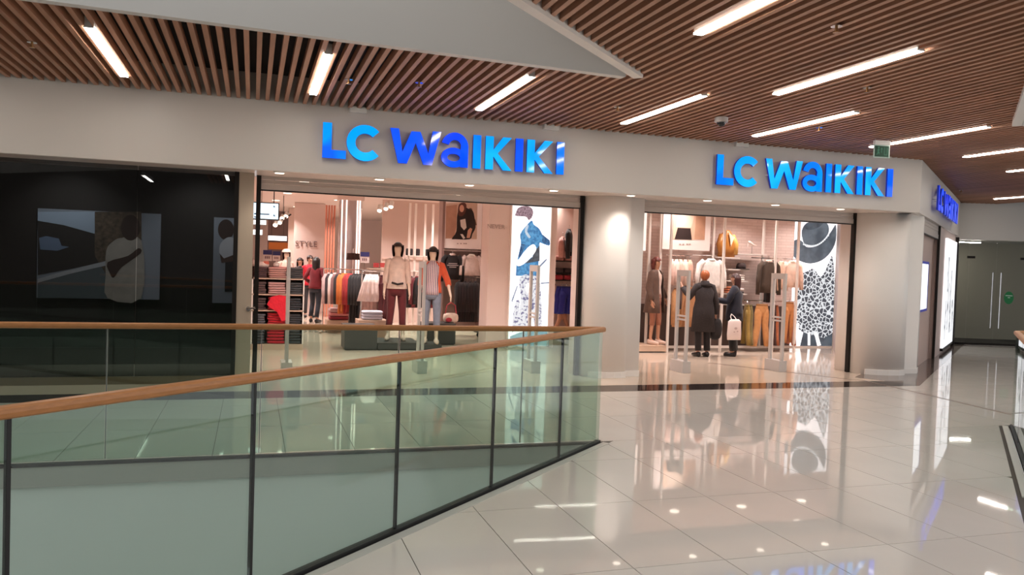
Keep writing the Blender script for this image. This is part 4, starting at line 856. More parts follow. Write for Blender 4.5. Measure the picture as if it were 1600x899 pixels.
# loose heap and small things on top of the unit
for i, (x, y, w, h, c, lb) in enumerate(((400, 411, 14, 10, (206, 180, 172), 'pale beige folded jumper heap at the left end on top of the shelf unit'), (411, 414, 18, 9, (232, 214, 206), 'cream crumpled jumper on top of the shelf unit'), (416, 411, 9, 6, (206, 110, 92), 'small coral crumpled top lying on the shelf unit'), (432, 414, 9, 7, (232, 220, 214), 'small white crumpled top on the shelf unit'), (436, 420, 26, 6, (200, 100, 104), 'salmon folded jumper lying on the pink stack'))):
    p = at(x, y, YSH+.22); m = MB(); m.ball((0, 0, 0), (w*.006, .14, h*.006), 14, 8, e=.6); o = m.build('crumpled_garment', fab(c), smooth=True, label=lb, cat='folded clothes', group='clothes heaped on the left shelf unit'); o.location = (p.x, YSH+.22, p.z-h*.006)

# ------------------------------------------------------------------ hanging direction screen and lit signs
YM = 13.6; p0 = at(398, 317, YM); p1 = at(434, 343, YM)
t = thing('hanging_screen', 'pale blue direction screen hanging from the shop ceiling', 'screen', (p0.x, YM, p1.z))
m = MB(); m.box(p0.x-.03, p1.x+.02, YM, YM+.05, p1.z-.015, p0.z+.015); m.build('case', DKMET, t)
m = MB(); m.box(p0.x-.02, p1.x+.003, YM-.004, YM-.0005, p1.z, p0.z); s_ = m.build('screen', emis('screen_blue', (196, 226, 246), 1.0), t)
for x in (p0.x+.05, at(428, 320, YM).x): m = MB(); m.tube([(x, YM+.025, p0.z), (x, YM+.025, 3.3)], .008, 8); m.build('pole', DKMET, t)
for (x0, y0, x1, y1) in ((397, 333, 421, 335.2), (397, 338, 404, 340), (427, 321, 430, 324), (427, 335, 430, 338)): flat('print', [(x0, y0), (x1, y0+1), (x1, y1+1), (x0, y1)], YM-.006, mat('print_slate', (86, 104, 120), .5), s_)
for lb, b, Y in (('white lit sign box just below the direction screen', (394, 344, 416, 351), 17.5), ('short white lit sign box at the left shop edge', (394, 359, 410, 367), 20.5), ('white lit sign box over the checkout alcove', (419, 369, 448, 376), 27.0)):
    t = thing('lit_sign', lb, 'sign', at(b[0], b[3], Y), group='white lit signs in the shop'); m = MB(); r = panel(m, *b, Y, .06); m.build('light_face', emis('lit_sign_white', (240, 248, 250), 1.2), t)
    m = MB(); m.box(r[0], r[1], Y+.061, Y+.09, r[2]-.01, r[3]+.01); m.build('case', DKMET, t)
    for x in (r[0]+.1, r[1]-.1): m = MB(); m.tube([(x, Y+.07, r[3]), (x, Y+.07, 3.3)], .006, 6); m.build('wire', DKMET, t)
# checkout alcove, style panel, coral strips, lit pillar
def block(name, label, b, Y, d, m_, cat=None, kind='structure', z0=None):
    a = at(b[0], 420, Y).x; c = at(b[2], 420, Y).x; m = MB(); m.box(a, c, Y, Y+d, at((b[0]+b[2])/2, b[3], Y).z if z0 is None else z0, min(3.29, at((b[0]+b[2])/2, b[1], Y).z)); return m.build(name, m_, label=label, kind=kind, cat=cat)
block('wall_alcove', 'dark brown wall of the checkout alcove', (417, 300, 456, 420), 30, .1, mat('alcove_brown', (118, 96, 92), .6), z0=0)
block('trim_9', 'amber ceiling strip of the checkout alcove', (419, 379, 449, 390), 29.8, .05, mat('alcove_amber', (206, 120, 50), .5))
block('wall_style', 'pale rose wall panel with dark lettering', (458, 300, 506, 420), 24.5, .1, PINKW, z0=0)
block('wall_style_side', 'rosy wall strip beside the checkout alcove', (449, 300, 458, 420), 27.5, .1, PINK2, z0=0)
def text(s, name, x, y, Y, size, m_, label, cat, rot=0, bold=.0):
    cu = bpy.data.curves.new(name, 'FONT'); cu.body = s; cu.size = size; cu.extrude = .004; cu.offset = bold; cu.align_x = 'LEFT'; o = bpy.data.objects.new(name, cu); col.objects.link(o)
    dg = bpy.context.evaluated_depsgraph_get(); dg.update(); me = bpy.data.meshes.new_from_object(o.evaluated_get(dg)); bpy.data.objects.remove(o)
    me.materials.clear(); me.materials.append(m_); q = bpy.data.objects.new(name, me); col.objects.link(q); q.location = at(x, y, Y); q.rotation_euler = (radians(90), 0, rot); return props(q, label, cat)
text('STYLE', 'lettering', 461, 385, 24.48, .24, mat('letter_brown', (110, 82, 78), .6), 'dark thin lettering on the rose wall panel', 'lettering')
text('NEVER', 'lettering', 761, 357, 15.44, .125, mat('letter_taupe', (176, 152, 144), .5), 'faint thin lettering on the pale wall beside the denim poster', 'lettering')
for i in range(4):
    x = 507+i*4.2; a = at(x, 400, 23.5); m = MB(); m.box(a.x, a.x+.05, 23.5, 23.56, .0, 3.2); m.build('coral_slat', mat('coral_slat', (206, 128, 104), .5), label='%s narrow coral wall slat beside the lit pillar' % ON[i], cat='wall slat', group='coral wall slats')
a = at(530, 400, 20.5).x; b = at(563, 400, 20.5).x
t = thing('lit_pillar', 'mirrored shop pillar with vertical light strips', 'pillar', ((a+b)/2, 20.7, 0)); m = MB(); m.box(a, b, 20.5, 20.9, 0, 3.28); m.build('core', mat('pillar_mirror', (176, 160, 158), .18, .5), t)
for x in (532, 539, 556, 560): q = at(x, 400, 20.44).x; m = MB(); m.box(q, q+.028, 20.44, 20.499, 1.3, 3.2); m.build('light_strip', emis('strip_white', (255, 236, 226), 1.3), t)
m = MB(); m.box(a-.05, b+.05, 20.4, 20.95, 3.16, 3.29); m.build('head', PINKW, t)
# track spots
t = thing('track_light', 'cluster of three track spotlights under the shop ceiling', 'ceiling light', at(602, 322, 19.0)); m = MB(); q0 = at(588, 319, 18.9); q1 = at(628, 313, 18.9); m.tube([(q0.x, 19.0, 3.25), (q1.x, 17.6, 3.25)], .02, 8); m.build('track', DKMET, t)
for (x, y) in ((593, 329), (603, 326), (611, 323)):
    p = at(x, y, 19.0); m = MB(); m.tube([p+Vector((.03, .06, .12)), p+Vector((0, 0, .0))], .055, 12); h = m.build('spot_head', WHITEP, t); m = MB(); m.tube([p, p+Vector((-.005, -.012, -.015))], .05, 12); m.build('lens', SPOTE, h)
t = thing('track_light', 'cluster of small track spotlights deep in the shop', 'ceiling light', at(480, 338, 25)); m = MB(); q0 = at(470, 343, 25); q1 = at(492, 333, 25); m.tube([q0+Vector((0, 0, .05)), q1+Vector((0, 0, .05))], .02, 8); m.build('track', DKMET, t); m = MB(); m.tube([(q0+q1)/2+Vector((0, 0, .05)), Vector(((q0.x+q1.x)/2, 25, 3.3))], .01, 6); m.build('drop_rod', DKMET, t)
for (x, y) in ((470, 345), (478, 340), (486, 337), (489, 344), (491, 332)):
    p = at(x, y, 25); m = MB(); m.tube([p+Vector((.03, .06, .09)), p], .07, 10); h = m.build('spot_head', WHITEP, t); m = MB(); m.tube([p, p+Vector((-.005, -.012, -.015))], .06, 10); m.build('lens', SPOTE, h)
t = thing('track_light', 'track spotlights behind the direction screen', 'ceiling light', at(440, 343, 22)); m = MB(); q0 = at(430, 350, 22); q1 = at(455, 335, 22); m.tube([q0, q1], .02, 8); m.build('track', DKMET, t); m = MB(); m.tube([(q0+q1)/2, Vector(((q0.x+q1.x)/2, 22, 3.3))], .01, 6); m.build('drop_rod', DKMET, t)
for (x, y) in ((437, 348), (441, 341), (447, 338), (430, 352)):
    p = at(x, y, 22); m = MB(); m.tube([p+Vector((.03, .06, .08)), p], .06, 10); h = m.build('spot_head', WHITEP, t); m = MB(); m.tube([p, p+Vector((-.005, -.012, -.015))], .055, 10); m.build('lens', SPOTE, h)

# ------------------------------------------------------------------ people deep in the shop
def at_floor(x, Y): return (at(x, 450, Y).x, Y, 0)
t, J, k = figure('person', 'person in maroon top and dark jeans walking away with dark ponytail', 'person', at_floor(493, 21.4), radians(160), 1.70, SKIN, dict(knL=(.10, -.12, .52), anL=(.10, .02, .13), toL=(.11, -.10, .05), knR=(-.09, .02, .5), anR=(-.09, .16, .12), elL=(.28, .04, 1.14), wrL=(.16, -.14, 1.02), elR=(-.26, .06, 1.12), wrR=(-.2, -.12, .98)))
upper(t, J, k, (112, 22, 34), .88, 'jumper', 'wr', 1.1); lower(t, J, k, (40, 44, 54)); shoes(t, J, k, (28, 26, 28)); hair(t, J, k, (26, 18, 18), 'long')
t, J, k = figure('person', 'person in bright red top half hidden behind the walking person', 'person', at_floor(483, 23.2), radians(10), 1.74, SKIN, dict(elL=(.25, -.02, 1.1), wrL=(.15, -.2, 1.05)), True)
upper(t, J, k, (206, 34, 56), .88, 'top', 'wr', 1.08); lower(t, J, k, (50, 46, 50)); shoes(t, J, k, (30, 28, 28)); hair(t, J, k, (52, 30, 24), 'short')
t, J, k = figure('person', 'person with long dark hair looking over the shelf unit', 'person', at_floor(468, 24.0), radians(-8), 1.66, SKIN, None, True)
upper(t, J, k, (60, 50, 52), .88, 'top'); lower(t, J, k, (40, 38, 42)); shoes(t, J, k, (30, 28, 28)); hair(t, J, k, (34, 20, 18), 'long')
t, J, k = figure('mannequin', 'mannequin in rose jacket and pale cap behind the shelf unit', 'mannequin', at_floor(446, 21.8), radians(20), 1.86, MSK)
upper(t, J, k, (206, 168, 154), .88, 'jacket', 'wr', 1.1); lower(t, J, k, (60, 40, 44)); shoes(t, J, k, (60, 40, 40)); hair(t, J, k, (60, 30, 30), 'bob')
m = MB(); m.ball(J['hed']+Vector((0, .01, .05))*k, (.105*k, .115*k, .085*k), 16, 8, keep=lambda ph, th: ph > -.1); m.build('cap', fab((214, 180, 166)), t, True, True)

# ------------------------------------------------------------------ racks in the left bay
def sign_card(label, b, Y, head, body=(224, 204, 200)):
    t = thing('price_sign', label, 'sign', at((b[0]+b[2])/2, b[3], Y), group='price signs'); m = MB(); r = panel(m, *b, Y, .012); m.build('card', mat('card_rose', body, .5), t)
    hz = r[2]+(r[3]-r[2])*.58; m = MB(); m.box(r[0], r[1], Y-.004, Y-.0005, hz, r[3]); m.build('header_print', mat('card_blue', head, .5), t)
    for k_ in range(3):
        x = r[0]+(r[1]-r[0])*(.22+.2*k_); m = MB(); m.box(x, x+(r[1]-r[0])*.12, Y-.004, Y-.0005, r[2]+(hz-r[2])*.35, r[2]+(hz-r[2])*.75); m.build('figure_print', mat('card_ink', (120, 86, 90), .6), t)
    m = MB(); xm = (r[0]+r[1])/2; m.tube([(xm, Y+.006, r[2]), (xm, Y+.006, .0)], .008, 6); m.build('stem', CHROME, t)
sign_card('price card with dark blue header above the left shelf unit', (411, 391, 425, 408), 17.0, (52, 50, 104))
sign_card('price card with grey blue header beside the capped mannequin', (426, 393, 438, 408), 17.2, (86, 86, 130))
sign_card('price card with purple header over the black tops', (563, 394, 577, 411), 17.4, (66, 56, 128))
YR = 18.2
x0 = at(516, 430, YR).x; x1 = at(562, 430, YR).x; zr = at(540, 421, YR).z
rack('low clothes rack with orange and black tops in the left bay', x0-.12, x1+.2, YR+.25, YR-.25, zr)
CT = [((190, 160, 158), 'rose patterned'), ((44, 34, 36), 'black'), ((214, 190, 184), 'pale grey'), ((120, 84, 84), 'mauve'), ((34, 28, 30), 'black'), ((196, 106, 44), 'orange'), ((198, 112, 48), 'orange'), ((150, 36, 40), 'red'), ((160, 40, 44), 'dark red'), ((30, 26, 28), 'black'), ((28, 24, 26), 'black'), ((34, 30, 32), 'black'), ((30, 26, 28), 'black')]
for i, (c, n_) in enumerate(CT):
    u = i/(len(CT)-1); garment_top('%s top hanging %s on the low rack left of the podium' % (n_, ON[i] if i < 12 else 'thirteenth'), (x0+(x1-x0+.05)*u, YR+.22-.44*u, zr-.06), .46, (1.12 if i > 8 else .88 if i > 4 else .66)+.05*(i % 2), radians(58), c, .5, .09, group='tops on the low rack')
# pleated skirt stand
YK = 17.2; xk = at(581, 430, YK).x; zk = at(581, 426, YK).z
t_ = rack('short rail with pale pleated skirts behind the podium', at(566, 430, YK).x, at(611, 430, YK).x, YK+.05, YK+.05, zk+.03)
garment_skirt('white pleated skirt hanging behind the charcoal podium', (xk, YK, zk-.06), .50, .56, 0, (236, 214, 208), 'skirts on the short rail', 15, .26)
garment_skirt('longer rose pleated skirt hanging below the white one', (xk-.0, YK+.10, zk-.30), .40, .70, 0, (196, 160, 152), 'skirts on the short rail', 13, .2, .8)
for i in range(3): garment_legs('dark maroon trousers hanging %s on the short skirt rail' % ON[i], (at(597+i*5, 430, YK).x, YK+.02, zk-.06), .24, .98, radians(70), (84, 26, 30), group='maroon trousers on the short rail')
for i in range(3): folded('pale blue folded shirt %s from below under the pleated skirts' % ON[i], at(581, 500, 16.6).x, 16.6, .46+i*.06, .42, .32, .062, (206, 206, 220), 'pale shirts under the skirts')
m = MB(); xx = at(581, 500, 16.6).x; m.box(xx-.3, xx+.3, 16.35, 16.9, .02, .455); m.build('display_table', SHM, label='low pale display table under the folded pale shirts', cat='table')
for i, c in enumerate(((150, 50, 62), (196, 120, 120), (190, 150, 150))): folded('reddish folded jumper %s from below on the floor table' % ON[i], at(529, 497, 18.8).x, 18.8, .28+i*.09, .46, .4, .092, c, 'folded jumpers beside the low rack')
m = MB(); xx = at(529, 500, 18.8).x; m.box(xx-.28, xx+.28, 18.55, 19.05, 0, .278); m.build('display_table', SHM, label='low pale table under the reddish folded jumpers', cat='table')
for lb, b, c in (('small red boxed goods sign on the wall ledge', (584, 411, 592, 418), (176, 60, 62)), ('second small red boxed goods sign on the wall ledge', (594, 411, 602, 418), (186, 74, 72))):
    m = MB(); r = panel(m, *b, 18.6, .1); m.build('gift_box', mat('box_red_%d' % c[0], c, .5), label=lb, cat='box')
m = MB(); r0 = at(575, 419, 18.7); r1 = at(612, 419, 18.7); m.box(r0.x, r1.x, 18.5, 18.9, r0.z-.03, r0.z-.0); tb = m.build('top_board', SHM, None, label='narrow pale console behind the pleated skirts', cat='table'); tb.name = 'console_table'
for x in (r0.x+.03, r1.x-.03): m = MB(); m.tube([(x, 18.7, 0), (x, 18.7, r0.z-.03)], .02, 8); m.build('leg', POSTM, tb)
# hat stand on the lit pillar and screens of shelves behind the mannequins
garment_top('dark brown fur collar hanging by the lit pillar', at(552, 392, 19.6), .36, .22, 0, (58, 32, 28), 0, .2, 'scarf', collar=False, name='fur_collar')
p = at(552, 392, 19.6); m = MB(); m.tube([(0, 0, -p.z+.01), (0, 0, .05)], .012, 8); m.disc((0, 0), .14, -p.z, -p.z+.01); m.build('stand', CHROME, bpy.data.objects['fur_collar'], True)
YU = 19.4
t = thing('display_shelving', 'white upright shelving with dark clothes behind the mannequins', 'shelf unit', (at(660, 450, YU).x, YU, 0))
for x in (636, 645, 660, 672, 684): a = at(x, 450, YU).x; m = MB(); m.box(a, a+.05, YU, YU+.05, 0, 3.1); m.build('upright', POSTM, t)
for y in (400, 424): z = at(660, y, YU).z; m = MB(); m.box(at(636, 450, YU).x, at(686, 450, YU).x, YU-.05, YU+.3, z-.02, z); m.build('shelf', POSTM, t)
for i, x in enumerate((640, 650, 657, 667, 679, 686)):
    garment_top('%s top hanging %s along the shelving behind the mannequins' % (('black', 'wine red', 'black', 'charcoal', 'wine red', 'black')[i], ON[i]), (at(x, 450, YU).x, YU-.08, at(660, 430, YU).z), .34, .8, radians(25), ((34, 26, 28), (96, 26, 34), (30, 26, 28), (52, 44, 46), (104, 30, 36), (32, 28, 30))[i], .5, .1, group='tops behind the mannequins')
for i, (x, y) in enumerate(((638, 380), (641, 390), (652, 389), (668, 391), (678, 389))):
    p = at(x, y+9, YU+.05); folded('dark handbag standing %s on the white shelving' % ON[i], p.x, YU+.05, at(660, 400, YU).z, .12, .1, .17, ((30, 24, 26), (44, 36, 38), (40, 26, 28), (34, 30, 32), (60, 48, 48))[i], 'handbags on the white shelving', cat='handbag', name='handbag')

# ------------------------------------------------------------------ poster bay left of the denim poster
YQ = 17.7
def frame_poster(label, b, Y, pr):
    t = thing('framed_poster', label, 'poster', at((b[0]+b[2])/2, b[3], Y)); m = MB(); r = panel(m, *b, Y, .05); m.build('board', mat('poster_board', (244, 228, 222), .45, emit=.10, ecol=(255, 226, 214)), t); return t
t = frame_poster('framed poster of a seated woman in a black jacket', (692, 306, 753, 389), YQ, None); D = YQ-.003
def P_(n_, c=(200, 200, 200), var=.1): return mat(n_, c, .55, var=var, vscale=5)
flat('print', [(697, 318), (746, 316), (745, 374), (696, 373)], D, P_('print_studio', (224, 196, 178)), t)
flat('print', [(697, 322), (714, 320), (713, 355), (709, 372), (696, 373)], D-.002, P_('print_tan', (196, 150, 128), .15), t)
flat('print', [(726, 322), (731, 326), (739, 330), (742, 344), (743, 356), (738, 366), (734, 374), (712, 374), (706, 373), (713, 362), (714, 340), (716, 330), (720, 322)], D-.004, P_('print_black', (38, 28, 28), .2), t)
flat('print', ell(735, 329, 3.2, 3.8), D-.003, P_('print_brown', (120, 86, 66)), t); flat('print', [(737, 334), (743, 344), (745, 352), (741, 352), (737, 342)], D-.003, P_('print_brown'), t)
flat('print', [(716, 336), (716, 324), (719, 318), (726, 317), (729, 322), (727, 332), (722, 338)], D-.006, P_('print_auburn', (96, 50, 42)), t)
flat('print', ell(721.5, 326, 3.6, 5.6), D-.008, P_('print_skin', (226, 176, 152), .05), t)
flat('print', [(719, 344), (727, 342), (729, 356), (725, 360), (720, 354)], D-.008, P_('print_ivory', (236, 226, 220), .03), t)
flat('print', [(729, 372), (731, 360), (735, 356), (738, 358), (734, 372)], D-.008, P_('print_skin'), t); flat('print', [(719, 366), (723, 366), (727, 372), (724, 374)], D-.008, P_('print_ivory'), t)
for x in (714, 719, 724, 727): flat('print', [(x, 380), (x+2.4, 380), (x+2.4, 381.6), (x, 381.6)], D-.002, P_('print_caption', (190, 164, 156)), t)
t = thing('display_bay', 'clothes bay with rails under the framed poster of a woman', 'clothes rack', (at(722, 520, YQ).x, YQ, 0))
for x in (690, 753): a = at(x, 450, YQ).x; m = MB(); m.box(a-.03, a+.03, YQ-.02, YQ+.35, .09, 3.1); m.build('side_post', mat('bay_post', (150, 120, 114), .4), t)
m = MB(); m.box(at(690, 450, YQ).x, at(753, 450, YQ).x, YQ+.35, YQ+.38, .1, 3.1); m.build('back_panel', PINK2, t)
zr = at(722, 433, YQ).z; m = MB(); m.tube([(at(690, 450, YQ).x, YQ-.05, zr), (at(753, 450, YQ).x, YQ-.05, zr)], .015, 8); m.build('rail', CHROME, t)
zr2 = at(722, 392, YQ).z; m = MB(); m.tube([(at(690, 450, YQ).x, YQ-.02, zr2), (at(753, 450, YQ).x, YQ-.02, zr2)], .015, 8); m.build('rail', CHROME, t)
for x in (692, 749):
    a = at(x, 450, YQ).x; m = MB(); m.ball((a, YQ-.05, .05), .05, 10, 8); m.build('castor', BLACK, t, smooth=True)
    m = MB(); m.box(a-.02, a+.02, YQ-.07, YQ+.3, .085, .12); m.build('foot_bar', DKMET, t)
g = garment_top('black sweatshirt with pale print hanging in the poster bay', (at(706, 400, YQ).x, YQ-.05, zr2-.04), .42, .62, 0, (30, 24, 26), .45, .12, accent=(226, 206, 200))
for i, (w_, z) in enumerate(((.10, -.27), (.13, -.31), (.08, -.35))):
    m = MB(); m.box(-w_, w_, -.078, -.07, z, z+.022); m.build('chest_print', fab((176, 162, 160)), g, True)
garment_top('white shirt hanging in the poster bay', (at(736, 400, YQ).x, YQ-.05, zr2-.04), .44, .52, 0, (234, 214, 208), .3, .12)
for i in range(8):
    garment_top('black top %s from the left on the lower rail of the poster bay' % ON[i], (at(716+i*4.2, 450, YQ).x, YQ-.08, zr-.06), .40, .95, radians(62), (30+i % 3*4, 24, 26), .5, .08, group='black tops in the poster bay', collar=i % 2 == 0)
for i in range(4): folded('folded top %s along the middle of the poster bay' % ON[i], at(722+i*8, 428, YQ).x, YQ+.1, zr+.02, .1, .25, .10, ((190, 150, 146), (110, 70, 66), (206, 176, 170), (60, 40, 40))[i], 'folded tops in the poster bay')
# handbag on the podium block
p = at(704, 505, 16.2); t = thing('handbag', 'red and white handbag on the right charcoal block', 'handbag', (p.x, 16.2, .44)); m = MB(); m.ball((p.x, 16.2, .54), (.16, .09, .10), 16, 8, e=.6); m.build('body', fab((226, 206, 190)), t, smooth=True)
m = MB(); m.tube([(p.x-.12, 16.2, .6), (p.x-.09, 16.2, .80), (p.x, 16.2, .86), (p.x+.09, 16.2, .8), (p.x+.12, 16.2, .6)], .012, 8); m.build('handle', fab((180, 60, 70)), t, smooth=True)
m = MB(); m.ball((p.x-.06, 16.11, .5), (.07, .02, .05), 10, 6); m.build('flap', fab((176, 52, 62)), t, smooth=True)
# narrow gap right of the denim poster
YN = 17.2; xg = at(881, 450, YN).x
t = thing('display_bay', 'narrow clothes bay glimpsed right of the denim poster', 'clothes rack', (xg, YN+.2, 0)); m = MB(); m.box(xg-.4, xg+.4, YN+.35, YN+.4, 0, 3.2); m.build('back_panel', PINK2, t)
for y in (408, 427, 438): z = at(881, y, YN).z; m = MB(); m.box(xg-.35, xg+.35, YN, YN+.35, z-.02, z); m.build('shelf', DKMET, t)
m = MB(); m.box(xg-.3, xg+.3, YN-.1, YN+.3, 0, .22); m.build('plinth', GREYP, t); m = MB(); zz = at(881, 445, YN).z; m.tube([(xg-.35, YN, zz), (xg+.35, YN, zz)], .012, 8); m.build('rail', CHROME, t)
garment_top('black jacket hanging high in the narrow bay right of the denim poster', (at(888, 358, YN).x, YN-.05, at(888, 356, YN).z), .34, .55, radians(60), (26, 22, 24), .5, .12)
garment_top('rose top hanging in the narrow bay right of the denim poster', (at(878, 372, YN).x, YN-.05, at(878, 368, YN).z), .26, .5, radians(50), (206, 150, 140), .3, .1)
for i, (y, c, n_) in enumerate(((427, (50, 34, 36), 'dark brown'), (438, (150, 34, 44), 'red'), (408, (176, 120, 110), 'rose'))):
    for s in (-1, 1): folded('%s folded top on the %s side of a shelf in the narrow bay' % (n_, 'left' if s < 0 else 'right'), xg+s*.13, YN+.15, at(881, y, YN).z, .24, .3, .12, c, 'folded tops in the narrow bay')
for i in range(2): garment_legs('royal blue shorts hanging %s in the narrow bay' % ('in front' if i else 'behind'), (xg-.06+i*.08, YN-.03-i*.08, zz-.05), .36, .62, radians(12), (40, 44, 140), 'shorts', .1, 'blue shorts in the narrow bay', .03)
garment_legs('tan trousers below the blue shorts in the narrow bay', (xg+.02, YN+.08, zz-.55), .24, .5, 0, (196, 140, 110), 'trousers', .08)

# ------------------------------------------------------------------ right bay: uprights, poster, clothes
YV = 14.95
t = thing('display_shelving', 'white upright posts and shelves on the brick display wall', 'shelf unit', (at(1120, 550, YV).x, YV, 0))
for x in (1013, 1031, 1047, 1113, 1130, 1191, 1211, 1246): q_ = YV-.38 if x in (1047, 1130, 1211, 1246) else YV; a = at(x, 440, q_).x; m = MB(); m.box(a-.022, a+.022, q_, q_+.045, .0 if q_ < YV else .06, 3.25); m.build('upright', POSTM, t)
m = MB(); m.box(at(1044, 440, YV).x, at(1240, 440, YV).x, YV-.05, YV, .05, .10); m.build('bottom_rail', POSTM, t)
def shelf(x0, x1, y, d=.32, m_=POSTM): z = at((x0+x1)/2, y, YV).z; m = MB(); m.box(at(x0, 440, YV).x, at(x1, 440, YV).x, YV-.02, YV+d, z-.02, z); m.build('shelf', m_, t); return z
zA = shelf(1117, 1154, 402); zB = shelf(1150, 1196, 397); zC_ = shelf(1136, 1168, 421); zD = shelf(1136, 1168, 439); zE = shelf(1136, 1168, 459); zF = shelf(1136, 1168, 476)
zrl = at(1080, 399, YV).z
for x0, x1, y in ((1036, 1075, 399), (1076, 1113, 399), (1168, 1240, 404), (1042, 1090, 440), (1160, 1240, 470)):
    m = MB(); z = at((x0+x1)/2, y, YV).z; m.tube([(at(x0, 440, YV).x, YV-.10, z), (at(x1, 440, YV).x, YV-.10, z)], .012, 8); m.build('hanging_rail', CHROME, t)
tp = thing('framed_poster', 'framed close-up poster of a black skirt in the right bay', 'poster', at(1073, 391, YV)); m = MB(); panel(m, 1036, 330, 1110, 391, YV-.03, .025); m.build('board', mat('poster_board'), tp); D = YV-.034
flat('print', [(1050, 332), (1103, 332), (1101, 375), (1049, 374)], D, P_('print_peach', (226, 184, 158), .12), tp)
flat('print', [(1054, 374), (1059, 356), (1079, 357), (1081, 375)], D-.002, P_('print_skirt', (48, 34, 32), .1), tp)
flat('print', [(1056, 355), (1060, 334), (1086, 334), (1080, 356)], D-.001, P_('print_blouse', (236, 208, 188), .1), tp)
flat('print', [(1088, 332), (1103, 332), (1101, 375), (1085, 374)], D-.001, P_('print_tan2', (206, 158, 130), .1), tp)
for x in (1061, 1066, 1072, 1076): flat('print', [(x, 381), (x+3.4, 381), (x+3.4, 382.6), (x, 382.6)], D-.002, P_('print_caption'), tp)
def gx(x): return at(x, 440, YV).x
for i in range(5): garment_top('pale pink blouse %s from the left under the skirt poster' % ON[i], (gx(1044+i*7), YV-.12, at(1050, 403, YV).z), .34, .50, radians(62), ((226, 186, 172), (232, 200, 188), (220, 178, 162), (228, 196, 180), (206, 160, 140))[i], .35, .09, 'blouse', group='pink blouses in the right bay')
garment_top('large white blouse hung facing out in the right bay', (gx(1101), YV-.22, at(1101, 402, YV).z), .58, .74, 0, (246, 236, 230), .42, .14, 'blouse')
garment_top('patterned dark blouse hung below the pink blouses', (gx(1062), YV-.14, at(1062, 440, YV).z), .40, .5, radians(40), (86, 64, 60), .35, .1, 'blouse')
garment_top('camel cardigan hanging beside the security gate', (gx(1056), YV-.16, at(1056, 446, YV).z), .40, .86, radians(30), (204, 150, 104), .6, .14, 'cardigan')
garment_top('tan coat hanging left of the woman in the dark coat', (gx(1074), YV-.18, at(1074, 446, YV).z), .48, .86, radians(8), (196, 138, 94), .6, .14, 'coat')
garment_top('dark brown jacket hung facing out in the right bay', (gx(1187), YV-.30, at(1187, 404, YV).z), .46, .74, 0, (70, 54, 42), .56, .14, 'jacket', accent=(226, 206, 196))
garment_top('cream jacket behind the slim post in the right bay', (gx(1212), YV-.18, at(1212, 406, YV).z), .38, .62, radians(30), (226, 190, 166), .45, .12, 'jacket')
garment_top('pale pink jacket hung at the right end of the bay', (gx(1227), YV-.2, at(1227, 405, YV).z), .42, .62, radians(-6), (240, 208, 190), .45, .13, 'jacket')
garment_legs('tan wide trousers hung facing out right of the navy person', (gx(1181), YV-.26, at(1181, 475, YV).z), .36, .90, 0, (206, 146, 92), spread=.07)
garment_legs('tan trousers hung at the right end of the bay', (gx(1225), YV-.22, at(1225, 472, YV).z), .28, .88, 0, (206, 140, 86), spread=.02)
for i in range(5): garment_legs('%s trousers %s from the left along the lower rail' % (('mustard', 'olive', 'dark brown', 'rust', 'rose')[i], ON[i]), (gx((1164, 1168, 1204, 1208, 1234)[i]), YV-.12, at(1190, 477, YV).z), .34, .85, radians(72), ((150, 120, 56), (120, 104, 60), (70, 44, 40), (170, 96, 60), (190, 120, 96))[i], group='trousers on the lower rail of the right bay')
for i in range(2): garment_top('dark jacket %s from the left behind the facing-out brown jacket' % ON[i], (gx(1196+i*8), YV-.06, at(1187, 404, YV).z), .40, .95, radians(65), ((40, 28, 26), (46, 32, 28))[i], .5, .09, 'jacket', group='dark jackets in the right bay')
# golden jacket bust on the upper shelf
p = Vector((gx(1137), YV+.1, zA)); t = thing('jacket_bust', 'golden brown jacket on a small bust form on the upper shelf', 'jacket', p)
m = MB(); m.rings([(0, 0, 0, .20, .12), (0, 0, .2, .19, .12), (0, 0, .40, .17, .10), (0, 0, .52, .11, .08), (0, 0, .58, .06, .06)], 20, .05, 5); m.build('jacket', mat('satin_gold', (180, 116, 50), .4, bump=.4, bscale=14), t, True, True)
m = MB(); m.tube([(-.13, 0, .48), (-.20, -.03, .28), (-.16, -.08, .06)], [.06, .07, .06], 10); m.build('sleeve', mat('satin_gold'), t, True, True); m = MB(); m.tube([(.13, 0, .48), (.20, -.03, .28), (.18, -.06, .06)], [.06, .07, .06], 10); m.build('sleeve', mat('satin_yellow', (214, 164, 86), .4), t, True, True)
m = MB(); m.add([(.02, -.13, .22), (.10, -.125, .42), (-.02, -.10, .54), (0, -.135, .36)], [(0, 1, 2, 3)]); m.build('shirt_front', fab((238, 214, 190)), t, True)
